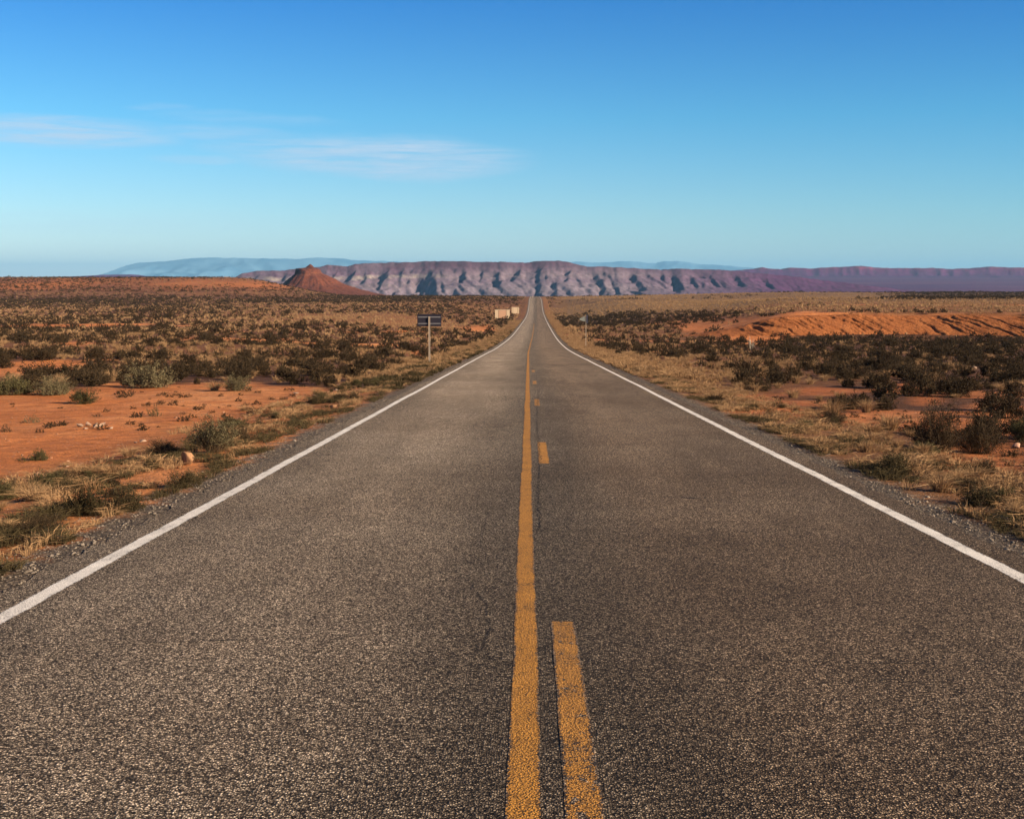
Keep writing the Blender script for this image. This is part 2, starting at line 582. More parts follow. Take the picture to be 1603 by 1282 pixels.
def asphalt_nodes(t, oc):
    wv = noise(t, oc, 55.0, 2, 0.5, out=1)
    off = N(t, 'ShaderNodeVectorMath', operation='MULTIPLY_ADD')
    t.links.new(wv, off.inputs[0])
    off.inputs[1].default_value = (0.016, 0.016, 0.016)
    t.links.new(oc, off.inputs[2])
    oc = off.outputs[0]
    vs = voronoi(t, oc, 100.0, out='Color')
    sp = N(t, 'ShaderNodeSeparateColor')
    t.links.new(vs, sp.inputs[0])
    stone = ramp(t, sp.outputs[0], [(0.0, (.018, .013, .009)), (0.28, (.060, .045, .032)), (0.6, (.150, .118, .086)), (0.85, (.27, .215, .155)), (1.0, (.50, .41, .30))])
    dist = voronoi(t, oc, 100.0)
    binder = ramp(t, dist, [(0.28, 1.05), (0.58, 0.18)])
    c = mix_rgb(t, 1.0, stone, binder, 'MULTIPLY')
    f = noise(t, oc, 260.0, 2, 0.6)
    c = mix_rgb(t, 1.0, c, ramp(t, f, [(0.3, 0.7), (0.7, 1.3)]), 'MULTIPLY')
    return c, dist, sp


c, dist, sp = asphalt_nodes(t, oc)
big = noise(t, mapping(t, oc, (0.9, 0.10, 1)), 1.0, 5, 0.6)
c = mix_rgb(t, 1.0, c, ramp(t, big, [(0.3, (0.80, 0.79, 0.78)), (0.7, (1.22, 1.21, 1.2))]), 'MULTIPLY')
big2 = noise(t, mapping(t, oc, (0.25, 0.3, 1), (4, 2, 0)), 1.0, 4, 0.6)
c = mix_rgb(t, 1.0, c, ramp(t, big2, [(0.3, (0.84, 0.80, 0.76)), (0.7, (1.16, 1.16, 1.16))]), 'MULTIPLY')
blot = noise(t, mapping(t, oc, (3.0, 1.5, 1), (9, 2, 0)), 1.0, 4, 0.7)
c = mix_rgb(t, 1.0, c, ramp(t, blot, [(0.3, 0.86), (0.7, 1.12)]), 'MULTIPLY')
# wheel tracks and the stained strip along the middle, by distance from the road's centre line
un = attr(t, 'across')
uw = math_node(t, 'ADD', un, math_node(t, 'MULTIPLY', math_node(t, 'SUBTRACT', noise(t, mapping(t, oc, (1, .12, 1)), 1.2, 3), 0.5), 0.7))
trk = ramp(t, math_node(t, 'MULTIPLY_ADD', uw, 1 / 8.0, 0.5),
           [(0.0, 0.85), (0.10, 0.98), (0.17, 1.24), (0.27, 1.30), (0.36, 1.10), (0.44, 0.78), (0.50, 0.66), (0.54, 0.64), (0.59, 0.76), (0.66, 0.86), (0.76, 0.78), (0.86, 0.72), (0.95, 0.66)])
c = mix_rgb(t, 1.0, c, trk, 'MULTIPLY')
c = mix_rgb(t, math_node(t, 'MULTIPLY', ramp(t, math_node(t, 'MULTIPLY_ADD', uw, 1 / 8.0, 0.5), [(0.5, 0.0), (0.62, 1.0)]), 0.5), c, mix_rgb(t, 1.0, c, (1.0, 0.86, 0.75), 'MULTIPLY'))
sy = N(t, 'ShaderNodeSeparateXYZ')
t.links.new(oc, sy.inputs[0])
painted_falloff = ramp(t, math_node(t, 'MULTIPLY', math_node(t, 'ADD', sy.outputs[1], math_node(t, 'MULTIPLY', big2, 9.0)), 0.01), [(0.05, (1.42, 1.40, 1.38)), (0.20, (2.25, 2.28, 2.32)), (0.7, (2.80, 2.84, 2.88))])  # painted light falloff: shaded tone near the camera, brighter sheen down the road
t.links.new(mix_rgb(t, 1.0, c, painted_falloff, 'MULTIPLY'), b.inputs['Base Color'])
b.inputs['Roughness'].default_value = 0.85
b.inputs['Specular IOR Level'].default_value = 0.12
bh = math_node(t, 'ADD', math_node(t, 'SUBTRACT', 1.0, dist), math_node(t, 'MULTIPLY', sp.outputs[1], 0.7))
bump(t, b, bh, 0.9, 0.007)


def ribbon(name, u0, u1, y0, y1, lift, mat, cols=2, step=0.5, jit=0.0, skirt=False, seed=1, wig=0.0):
    ys = [y0]
    while ys[-1] < y1:
        ys.append(ys[-1] + max(step, abs(ys[-1]) * 0.006))
    ys[-1] = y1
    ys = np.array(ys)
    us = np.linspace(u0, u1, cols)
    U, Y = np.meshgrid(us, ys)
    jl = jit * fbm(ys / 0.7, ys * 0 + seed, seed, 4)
    jr = jit * fbm(ys / 0.7, ys * 0 + seed + 5, seed + 9, 4)
    f = (U - u0) / (u1 - u0)
    U = U + jl[:, None] * (1 - f) + jr[:, None] * f + wig * fbm(Y / 9.0, Y * 0 + seed, seed + 3, 2)
    X = U + road_x(Y)
    Z = road_z(Y) - 0.015 * np.abs(U) + CAM_H + lift
    if skirt:
        X = np.concatenate([X[:, :1] - 0.12, X, X[:, -1:] + 0.12], 1)
        Y = np.concatenate([Y[:, :1], Y, Y[:, -1:]], 1)
        U = np.concatenate([U[:, :1], U, U[:, -1:]], 1)
        Z = np.concatenate([Z[:, :1] - 0.16, Z, Z[:, -1:] - 0.16], 1)
    me = mesh_np(name, np.stack([X, Y, Z], -1).reshape(-1, 3), grid_faces(X.shape[1], X.shape[0]), mat, True, attrs={'across': U.ravel(), 'rim': np.abs(2 * np.clip(f, 0, 1) - 1).ravel() if not skirt else U.ravel() * 0})
    return tag(link(name, me), kind='structure')


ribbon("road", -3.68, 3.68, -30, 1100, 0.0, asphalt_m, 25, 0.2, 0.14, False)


def paint(name, base, worn, wear, seed):
    m, t, b = material(name)
    oc = objco(t)
    a, dist, sp = asphalt_nodes(t, oc)
    a = mix_rgb(t, 1.0, a, (1.5, 1.4, 1.3), 'MULTIPLY')
    n1 = noise(t, mapping(t, oc, (1, 1, 1), (seed, 0, 0)), 75.0, 3, 0.7)
    n2 = noise(t, mapping(t, oc, (1, 0.5, 1), (seed, 3, 0)), 6.0, 5, 0.7)
    k = math_node(t, 'ADD', math_node(t, 'MULTIPLY', n1, 0.55), math_node(t, 'MULTIPLY', n2, 0.45))
    k = math_node(t, 'ADD', k, math_node(t, 'MULTIPLY', math_node(t, 'SUBTRACT', sp.outputs[0], 0.5), 0.12))
    k = math_node(t, 'SUBTRACT', k, math_node(t, 'MULTIPLY', ramp(t, attr(t, 'rim'), [(0.72, 0.0), (1.0, 1.0)]), 0.17))
    if wear > 0.42:
        chip = noise(t, mapping(t, oc, (1, 0.6, 1), (seed * 2, 7, 0)), 13.0, 6, 0.75)
        k = math_node(t, 'SUBTRACT', k, ramp(t, chip, [(0.57, 0.0), (0.63, 0.25)]))
    mask = ramp(t, k, [(wear - 0.035, 0.0), (wear + 0.035, 1.0)])
    pc = mix_rgb(t, ramp(t, n1, [(0.3, 0.0), (0.7, 1.0)]), worn, base)
    pc = mix_rgb(t, 1.0, pc, ramp(t, dist, [(0.22, 1.18), (0.62, 0.80 if 'white' in name else 0.42)]), 'MULTIPLY')
    pc = mix_rgb(t, 1.0, pc, ramp(t, n2, [(0.3, 0.82), (0.7, 1.12)]), 'MULTIPLY')
    t.links.new(mix_rgb(t, mask, a, pc), b.inputs['Base Color'])
    b.inputs['Roughness'].default_value = 0.7
    bump(t, b, math_node(t, 'SUBTRACT', 1.0, dist), 0.8, 0.006)
    return m


white_m = paint("white_paint", (.86, .82, .75), (.68, .63, .56), 0.385, 2.0)
yellow_m = paint("yellow_paint", (.64, .31, .055), (.46, .20, .032), 0.385, 5.0)
yellow_worn_m = paint("worn_yellow_paint", (.58, .28, .055), (.40, .18, .035), 0.43, 8.0)
ribbon("edge_line", -3.42, -3.28, -30, 1100, 0.0014, white_m, 9, 0.15, 0.012, seed=3, wig=0.03)
ribbon("edge_line", 3.28, 3.42, -30, 1100, 0.0014, white_m, 9, 0.15, 0.012, seed=11, wig=0.03)
ribbon("centre_line", -0.23, -0.102, -30, 330, 0.0014, yellow_m, 9, 0.15, 0.008, seed=17, wig=0.03)
for k, (y0, y1, m) in enumerate(((4.3, 7.43, yellow_worn_m), (16.45, 19.6, yellow_m), (29.2, 32.0, yellow_worn_m), (41.0, 43.6, yellow_worn_m), (-7.9, -4.9, yellow_m), (53, 55.5, yellow_worn_m))):
    ribbon("dash_line", -0.012, 0.128, y0, y1, 0.0014, m, 9, 0.06, 0.008, seed=30 + k)

# cracks: narrow dark ribbons of broken surface
crack_m, t, b = material("road_crack")
b.inputs['Base Color'].default_value = (.016, .012, .010, 1)


def crack(pts, wd, seed, amp=0.10):
    pts = np.array(pts, float)
    d = np.concatenate([[0], np.cumsum(np.hypot(*np.diff(pts, axis=0).T))])
    n = max(8, int(d[-1] / 0.03))
    s = np.linspace(0, d[-1], n)
    P = np.stack([np.interp(s, d, pts[:, i]) for i in (0, 1)], 1)
    P[:, 0] += amp * fbm(s / 0.35, s * 0, seed, 5, 0.65)
    P[:, 1] += amp * fbm(s / 0.35, s * 0 + 9, seed + 4, 5, 0.65)
    T = np.gradient(P, axis=0)
    T /= np.maximum(np.linalg.norm(T, axis=1, keepdims=True), 1e-6)
    Nn = np.stack([-T[:, 1], T[:, 0]], 1)
    wv = 0.95 * wd * np.clip(0.2 + 1.1 * (fbm(s / 0.16, s * 0 + 3, seed + 7, 3) + 0.25), 0.0, 1.3)[:, None]
    A, Bv = P - Nn * wv, P + Nn * wv
    q = np.stack([A, Bv], 1).reshape(-1, 2)
    z = road_z(q[:, 1]) - 0.015 * np.abs(q[:, 0] - road_x(q[:, 1])) + CAM_H + 0.0025
    me = mesh_np("road_crack", np.concatenate([q, z[:, None]], 1), grid_faces(2, n), crack_m)
    tag(link("road_crack", me), kind='structure')


def rp(px, py):
    """a point of the road plane near the camera from a pixel"""
    v = cam_rot @ Vector(((px - IW / 2) / F_PX, -(py - IH / 2) / F_PX, -1.0))
    y = -CAM_H / (v.z / v.y + 0.0394)
    return v.x / v.y * y, y


crack([rp(735, 905), rp(760, 945), rp(768, 985), rp(755, 1010), rp(775, 1035)], 0.0035, 1, 0.03)
crack([rp(765, 800), rp(752, 850), rp(768, 890), rp(757, 930)], 0.003, 2, 0.05)
crack([rp(235, 996), rp(330, 995), rp(480, 992)], 0.009, 3, 0.05)
crack([rp(250, 1036), rp(330, 1034)], 0.006, 4, 0.05)
crack([rp(320, 803), rp(450, 806), rp(610, 802)], 0.010, 5, 0.08)
crack([rp(1190, 1027), rp(1300, 1031), rp(1440, 1030)], 0.008, 6, 0.04)
crack([rp(1010, 775), rp(1100, 777), rp(1160, 783)], 0.014, 7, 0.10)
crack([rp(1066, 776), rp(1100, 777)], 0.055, 8, 0.05)
crack([rp(1080, 846), rp(1200, 848)], 0.008, 9, 0.08)
crack([rp(490, 707), rp(600, 709), rp(720, 706)], 0.013, 10, 0.15)
crack([rp(600, 662), rp(720, 664)], 0.016, 12, 0.15)
crack([rp(845, 830), rp(842, 770), rp(846, 720), rp(840, 660), rp(843, 610)], 0.010, 13, 0.08)

# ------------------------------------------------------------------ red bank on the right
rock_red, t, b = material("red_earth_bank")
oc = objco(t)
c = mix_rgb(t, ramp(t, noise(t, oc, 0.35, 5, 0.65), [(0.35, 0.0), (0.65, 1.0)]), (.30, .096, .028), (.42, .150, .048))
c = mix_rgb(t, 1.0, c, ramp(t, noise(t, oc, 3.0, 5, 0.7), [(0.3, 0.7), (0.7, 1.2)]), 'MULTIPLY')
t.links.new(c, b.inputs['Base Color'])
bump(t, b, noise(t, oc, 2.2, 8, 0.75), 1.0, 0.5)
bx = np.arange(20, 150, 0.16)
by = np.concatenate([np.linspace(-9.5, -6, 8), np.linspace(-5.7, 2.0, 48), np.linspace(2.4, 9.5, 14)])
BX, BS = np.meshgrid(bx, by)
BY = bank_line(BX) + BS
base = height(BX, bank_line(BX) - 10)
amt = bank_amt(BX, bank_line(BX)) * (0.96 + 0.07 * fbm(BX / 9, BX * 0, 61, 3)) + 0.02
f = np.clip((BS + 6.0) / 6.6, 0, 1) ** 0.85
warp = BX + 0.85 * BS + 1.6 * fbm(BX / 5, BS / 5, 63, 4)


def rill(k, sd, wd):
    """thin V-shaped rills, about one in every k metres"""
    c = np.abs(pn(warp / k, BS * 0.04, sd))
    return np.maximum(0, 1 - c / wd)


strong = ss(-0.25, 0.35, pn(BX / 11, BX * 0 + 2, 66))
carve = 0.60 * rill(4.0, 64, 0.11) * strong + 0.34 * rill(1.7, 65, 0.13) * ss(-0.3, 0.2, pn(BX / 6, BS / 4, 68)) + 0.14 * np.maximum(0, fbm(BX / 0.9, BY / 0.9, 69, 3))
carve = carve * np.sin(np.clip((BS + 6.5) / 8.2, 0, 1) * np.pi) ** 0.5
BZ = base - 0.25 + amt * 3.3 * f - carve + 0.09 * fbm(BX / 1.1, BY / 1.1, 67, 4)
top = height(BX, BY, False) + 0.06
BZ = np.where(BS > 2.5, np.minimum(BZ, top + 0.15 - 0.08 * (BS - 2.5)), BZ)
me = mesh_np("dirt_bank", np.stack([BX, BY, BZ], -1).reshape(-1, 3), grid_faces(len(bx), len(by)), rock_red, True)
tag(link("dirt_bank", me), kind='structure')

# ------------------------------------------------------------------ far landforms
def strata(name, bands, cap, noise_s, dirt, span, tone=1.0):
    """banded rock: colour by height, with worn streaks"""
    m, t, b = material(name)
    oc = objco(t)
    s = N(t, 'ShaderNodeSeparateXYZ')
    t.links.new(oc, s.inputs[0])
    n1 = noise(t, oc, noise_s, 4, 0.6)
    zz = math_node(t, 'ADD', s.outputs[2], math_node(t, 'MULTIPLY', math_node(t, 'SUBTRACT', n1, 0.5), span * (0.26 if 'mesa' in name else 0.10)))
    f = math_node(t, 'MULTIPLY_ADD', zz, 1.0 / span, 0.0)
    if 'mesa' in name:
        f = math_node(t, 'ADD', f, math_node(t, 'MULTIPLY', s.outputs[0], -0.00010))
    c = ramp(t, f, bands)
    c = mix_rgb(t, ramp(t, noise(t, mapping(t, oc, (1, 1, .4)), noise_s * 2.2, 5, 0.65), [(0.40, 0.0), (0.58, 0.9)]), c, dirt)
    if 'mesa' in name:
        plain = ramp(t, f, [(0.0, (.125, .088, .098)), (0.30, (.185, .138, .135)), (0.48, (.14, .094, .104)), (0.60, (.175, .125, .122)), (0.76, (.135, .085, .092)), (0.90, (.105, .054, .068)), (1.0, (.085, .043, .055))])
        c = mix_rgb(t, ramp(t, math_node(t, 'MULTIPLY_ADD', s.outputs[0], 0.001, math_node(t, 'MULTIPLY_ADD', n1, 0.5, 0.45)), [(0.28, 0.0), (0.46, 1.0)]), c, plain)
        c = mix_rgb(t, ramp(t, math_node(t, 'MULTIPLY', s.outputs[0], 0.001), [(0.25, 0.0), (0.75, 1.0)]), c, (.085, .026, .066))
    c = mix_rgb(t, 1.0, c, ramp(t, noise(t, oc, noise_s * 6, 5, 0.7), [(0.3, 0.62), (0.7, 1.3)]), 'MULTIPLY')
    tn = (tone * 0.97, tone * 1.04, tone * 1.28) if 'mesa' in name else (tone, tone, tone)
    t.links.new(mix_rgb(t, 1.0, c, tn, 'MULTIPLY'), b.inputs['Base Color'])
    return m


def skyline(pts, Y):
    """pixel skyline to (x, z) at distance Y"""
    q = [at(px, py, Y) for px, py in pts]
    return np.array([p.x for p in q]), np.array([p.z for p in q])


MESA = [(340, 452), (367, 436), (380, 428.5), (404, 424.6), (447, 423.7), (462, 421), (501, 418), (513, 415), (526, 417), (544, 417.5), (556, 413), (600, 411), (621, 411), (675, 409.3), (735, 409.6),
        (739, 410.6), (780, 410.6), (824, 411.5), (839, 409.3), (877, 408.7), (884, 409.6), (902, 413.4), (919, 418), (947, 417.7), (1000, 420.9), (1052, 423.7), (1065, 420.5), (1084, 421.8), (1131, 423),
        (1180, 427), (1230, 432), (1300, 440), (1380, 450), (1480, 462)]
YM = 4000.0
mx, mz = skyline(MESA, YM)
Z0 = float(at(700, 470, YM).z)
MXs = np.arange(mx[0] - 40, mx[-1] + 60, 3.0)
MYs = np.concatenate([np.arange(YM - 420, YM + 60, 3.2), np.arange(YM + 60, YM + 700, 40.0)])
X, Y = np.meshgrid(MXs, MYs)
top = np.interp(X, mx, mz) + 3.4 * fbm(X / 34, Y / 34, 70, 4) - 3.0 * np.maximum(0, pn(X / 21, Y * 0 + 5, 69) - 0.35)
Hh = np.maximum(top - Z0, 4.0)
s = YM - Y                                                # distance in front of the rim
rim = 30 * fbm(X / 260, X * 0 + 3, 71, 3) + 6 * fbm(X / 55, X * 0 + 7, 72, 3)
reach = 230 + 60 * fbm(X / 300, X * 0, 73, 2)
f = np.clip((s + rim) / reach, 0, 1)
prof = np.where(f <= 0, 1.0, (1 - 0.09 * ss(0, 0.05, f)) * (1 - f) ** 1.0)
mid = np.sin(np.pi * np.clip(f, 0, 1)) ** 0.7
Zb = Z0 - 6 + (Hh + 6) * prof
PX, PY = proj(X, Y, Zb)
lean = -0.55 * ss(-380, -300, X) + 0.35 * ss(-300, -380, X)
Xw = X + 24 * fbm(X / 120, s / 120, 74, 3) + lean * s


def saw(x, k, sd):
    """folds that fall steeply on one flank and climb gently on the other, of uneven width"""
    q = x / k + 0.9 * pn(x / k * 0.35, s / 400, sd + 1)
    fr = q - np.floor(q)
    a_ = 0.35 + 0.65 * _hash(np.floor(q), np.floor(q) * 0, sd)
    return a_ * np.where(fr < 0.3, 1 - fr / 0.3, (fr - 0.3) / 0.7)


low = ss(0.02, 0.40, f) * ss(1.02, 0.85, f)
patch = ss(-0.05, 0.5, fbm(X / 170, s / 130, 89, 3))
patch2 = ss(-0.05, 0.45, fbm(X / 110, s / 70, 90, 3))
cut = 11.0 * low * saw(Xw, 74.0, 76) * patch + 6.0 * low * saw(Xw + 0.4 * s, 27.0, 86) * patch2 + 2.2 * mid * np.maximum(0, 0.5 - np.abs(pn(Xw / 11.0, s / 70.0, 77)))
# the washes between the spurs: each falls steeply on its right-hand wall and climbs gently out on the other
WASH = [(558, 409, 545, 436, 6, 7), (569, 407, 553, 437, 8, 9), (591, 406, 574, 441, 10, 10), (605, 406, 591, 443, 10, 11), (620, 404, 603, 446, 13, 14), (638, 410, 628, 452, 8, 9), (650, 420, 633, 457, 7, 9), (530, 422, 520, 440, 4, 5), (480, 424, 470, 442, 5, 6),
        (678, 424, 700, 464, 14, 52), (694, 436, 710, 464, 6, 9), (716, 447, 727, 464, 8, 11), (733, 424, 727, 440, 11, 12), (762, 421, 760, 436, 9, 10), (786, 423, 786, 444, 12, 14), (815, 421, 812, 436, 11, 12),
        (856, 412, 846, 424, 9, 10), (847, 426, 852, 465, 9, 13), (860, 429, 864, 455, 6, 7), (872, 434, 875, 465, 7, 10), (896, 421, 891, 438, 10, 10), (884, 447, 904, 465, 6, 8), (905, 428, 934, 457, 8, 9),
        (937, 420, 962, 460, 12, 15), (967, 435, 974, 458, 8, 9), (992, 428, 1014, 452, 8, 10), (1062, 434, 1072, 452, 9, 11), (1085, 432, 1098, 446, 7, 8), (1108, 428, 1132, 446, 6, 7), (1090, 421, 1110, 433, 8, 8),
        (1150, 428, 1170, 446, 6, 8), (1200, 436, 1215, 450, 6, 7), (410, 424, 398, 440, 4, 5), (450, 424, 444, 440, 4, 5),
        (702, 414, 764, 458, 5, 7), (744, 412, 800, 462, 4, 7), (772, 411, 838, 448, 5, 5), (804, 436, 842, 462, 5, 7), (826, 412, 842, 424, 5, 6), (900, 416, 962, 442, 5, 6), (942, 424, 1012, 462, 5, 8),
        (1002, 423, 1062, 454, 5, 6), (1030, 424, 1050, 440, 5, 6), (720, 445, 748, 463, 5, 7), (916, 440, 944, 464, 6, 8)]
wob = 5.0 * fbm(X / 45, Y / 45, 75, 4)
mpp = YM / F_PX
for x0, y0, x1, y1, w0, w1 in WASH:
    q = np.clip((PY - y0) / (y1 - y0), -0.5, 1.5)
    inn = ss(-0.12, 0.12, q) * ss(1.2, 0.95, q)
    ww = (w0 + (w1 - w0) * np.clip(q, 0, 1)) * (1 + 0.25 * fbm(X / 30, Y / 30, 78, 2))
    d = (PX + wob) - (x0 + (x1 - x0) * q)
    dep = np.where(d > 0, 0, np.where(d > -ww, -d / ww, np.maximum(0, 1 - (-d - ww) / (2.2 * ww + 6)))) * (0.85 + 0.3 * pn(X / 22, Y / 22, 87))
    cut = np.maximum(cut, dep * inn * np.minimum(ww * mpp * 0.85, 46) + 0.25 * cut)
Z = Zb - cut * np.minimum(1, Hh / 55) * (0.10 + 0.90 * ss(0.0, 0.13, f)) + mid * (1.6 * fbm(X / 14, Y / 14, 79, 3) + 1.2 * np.sin(prof * 34) * ss(0.2, .5, prof))
foot = np.maximum(0, 1 - np.abs(pn(Xw / 95, s / 260, 80)) * 2.6) * np.exp(-((s - 280) / 90) ** 2)
Z = np.maximum(Z, Z0 - 6 + 26 * foot * ss(0, 200, X + 420))
span = float(mz.max() - Z0)
mesa_m = strata("mesa_rock", [(0.02, (.15, .105, .110)), (0.30, (.185, .135, .130)), (0.44, (.20, .145, .130)), (0.55, (.14, .088, .098)), (0.60, (.30, .235, .17)), (0.66, (.25, .19, .145)), (0.70, (.105, .054, .074)), (0.78, (.13, .065, .08)), (0.86, (.10, .042, .060)), (0.93, (.115, .058, .066)), (1.0, (.085, .040, .052))],
                0, 0.012, (.135, .090, .100), span, 0.86)
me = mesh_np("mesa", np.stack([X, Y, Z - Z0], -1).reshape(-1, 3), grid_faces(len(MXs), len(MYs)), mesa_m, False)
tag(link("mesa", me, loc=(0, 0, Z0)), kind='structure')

# red butte
YB = 1800.0
bt = [(486.6, 413.2), (479, 419.5), (464, 421), (463, 428), (458.5, 432), (442, 446), (430, 452), (415, 459)]
pc = at(486.6, 470, YB)
prL = [((486.6 - px) / F_PX * YB, at(px, py, YB).z - pc.z) for px, py in bt]
prR = [((px - 486.6) / F_PX * YB, at(px, py, YB).z - pc.z) for px, py in [(486.6, 413.2), (494, 419), (501.5, 422), (504, 428), (522, 436), (537, 445), (560, 453), (590, 461), (640, 468)]]
lr, lz = np.array(prL).T
rr, rz = np.array(prR).T
gxb = np.arange(-120, 170, 0.9)
X, Y = np.meshgrid(gxb, np.arange(-130, 131, 1.2))
th = np.arctan2(Y, X)
rad = np.hypot(X, Y * 0.85)
wrp = 1 + 0.10 * fbm(np.cos(th) * 3, np.sin(th) * 3, 81, 3) * ss(4, 25, rad)
rad = rad * wrp
kk = 0.5 + 0.5 * np.cos(th)
Z = np.interp(rad, lr, lz) * (1 - ss(0.2, 0.8, kk)) + np.interp(rad, rr, rz) * ss(0.2, 0.8, kk)
ru = 1 - np.abs(pn(th * 5.5 + 0.02 * rad, rad / 60, 82))
ru2 = 1 - np.abs(pn(th * 14, rad / 25, 83))
Z = Z - ss(12, 26, rad) * ss(80, 45, rad) * (0.5 * np.maximum(0, ru - .7) / .3 + 0.35 * np.maximum(0, ru2 - .7) / .3) + 0.8 * fbm(X / 9, Y / 9, 88, 3) + 0.5 * fbm(X / 3, Y / 3, 84, 3)
butte_m = strata("butte_rock", [(0.0, (.10, .040, .026)), (0.3, (.155, .046, .024)), (0.5, (.20, .060, .028)), (0.66, (.165, .046, .024)), (0.72, (.22, .075, .036)), (0.8, (.13, .038, .022)), (1.0, (.10, .034, .025))], 0, 0.05, (.15, .048, .026), float(lz.max()), 0.72)
me = mesh_np("butte", np.stack([X, Y, Z], -1).reshape(-1, 3), grid_faces(X.shape[1], X.shape[0]), butte_m, False)
tag(link("butte", me, loc=pc), kind='structure')


def ridge(name, pts, Y0, base_py, mat, depth, step, seed, rough, fold, cliff=0.0):
    """a long range of hills or cliffs with folded slopes towards the road"""
    rx, rz = skyline(pts, Y0)
    z0 = float(at(800, base_py, Y0).z)
    xs = np.arange(rx[0], rx[-1], step)
    ysd = np.linspace(-depth, depth * 0.8, 90)
    X, D = np.meshgrid(xs, ysd)
    H = np.maximum(np.interp(X, rx, rz) - z0, 0) + rough * fbm(X / (step * 9), X * 0, seed, 4)
    s = -D / depth
    sp = np.abs(pn(X / fold + 0.5 * s, s * 1.2, seed + 1)) + 0.5 * np.abs(pn(X / (fold * .4), s * 3, seed + 2))
    f = np.clip(s * (0.75 + 0.8 * sp), -1, 1)
    p = np.where(f < 0, 1 - 0.25 * f * f, (1 - cliff * ss(0.03, 0.10, f)) * (1 - f) ** 1.25)
    Z = H * p - 10
    me = mesh_np(name, np.stack([X, D, Z], -1).reshape(-1, 3), grid_faces(len(xs), len(ysd)), mat, False)
    o = link(name, me, loc=(0, Y0, z0))
    return tag(o, kind='structure')


CLIFF = [(1040, 432), (1090, 428), (1130, 423), (1138, 421.4), (1150, 421), (1175, 419), (1186, 418.5), (1194, 416.2), (1205, 418.5), (1219, 418.9), (1226, 420), (1238, 416.7), (1260, 417.6), (1282, 417.6), (1300, 416), (1326, 415), (1351, 413.8),
         (1362, 415), (1370, 416.7), (1407, 417.6), (1461, 417.3), (1495, 418.9), (1530, 417), (1555, 415), (1570, 416), (1583, 416.7), (1650, 416), (1750, 418), (1900, 417), (2100, 421)]
cliff_m = strata("cliff_rock", [(0.0, (.060, .012, .070)), (0.4, (.075, .014, .068)), (0.7, (.105, .017, .060)), (0.85, (.15, .034, .064)), (1.0, (.06, .014, .048))], 0, 0.006, (.065, .011, .062), 80.0)
ridge("cliff_ridge", CLIFF, 8200.0, 436, cliff_m, 420, 8.0, 90, 6.0, 190, 0.6)
LOW = [(-250, 434), (-60, 432), (90, 431.5), (125, 430), (162, 428), (205, 427.5), (217, 430), (300, 431.5), (370, 432.5), (420, 436)]
ridge("low_ridge", LOW, 8600.0, 437, cliff_m, 320, 10.0, 95, 1.5, 260, 0.3)
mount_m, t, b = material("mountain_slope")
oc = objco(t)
c = mix_rgb(t, ramp(t, noise(t, mapping(t, oc, (1, 1, 2)), 0.0011, 5, 0.65), [(0.4, 0.0), (0.62, 1.0)]), (.045, .125, .22), (.13, .24, .34))  # blue of the distant haze painted into the slope colour
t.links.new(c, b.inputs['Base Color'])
MT = [(120, 440), (150, 431), (170, 428), (185, 423.7), (197, 415), (217, 410.5), (260, 408.7), (287, 405), (325, 402.5), (400, 404), (462, 405), (481, 403.5), (524, 403), (546, 406), (574, 407.8), (616, 408.5), (700, 414), (800, 424), (860, 436)]
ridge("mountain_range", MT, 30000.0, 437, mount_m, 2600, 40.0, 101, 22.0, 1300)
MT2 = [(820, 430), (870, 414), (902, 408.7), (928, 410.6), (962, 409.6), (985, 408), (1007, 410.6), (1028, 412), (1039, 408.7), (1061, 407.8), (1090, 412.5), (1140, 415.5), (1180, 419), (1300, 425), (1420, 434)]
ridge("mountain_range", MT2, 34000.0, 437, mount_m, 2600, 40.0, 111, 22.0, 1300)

# ------------------------------------------------------------------ plants: unit shapes (height 1, radius about 1)
def quads_at(p, a, b2, wid):
    """leaf-like quads centred on p with half-axes a (long) and b2 (across)"""
    v = np.stack([p - a, p + b2 * wid, p + a, p - b2 * wid], 1)
    return v


def unit(v):
    return v / np.maximum(np.linalg.norm(v, axis=-1, keepdims=True), 1e-6)


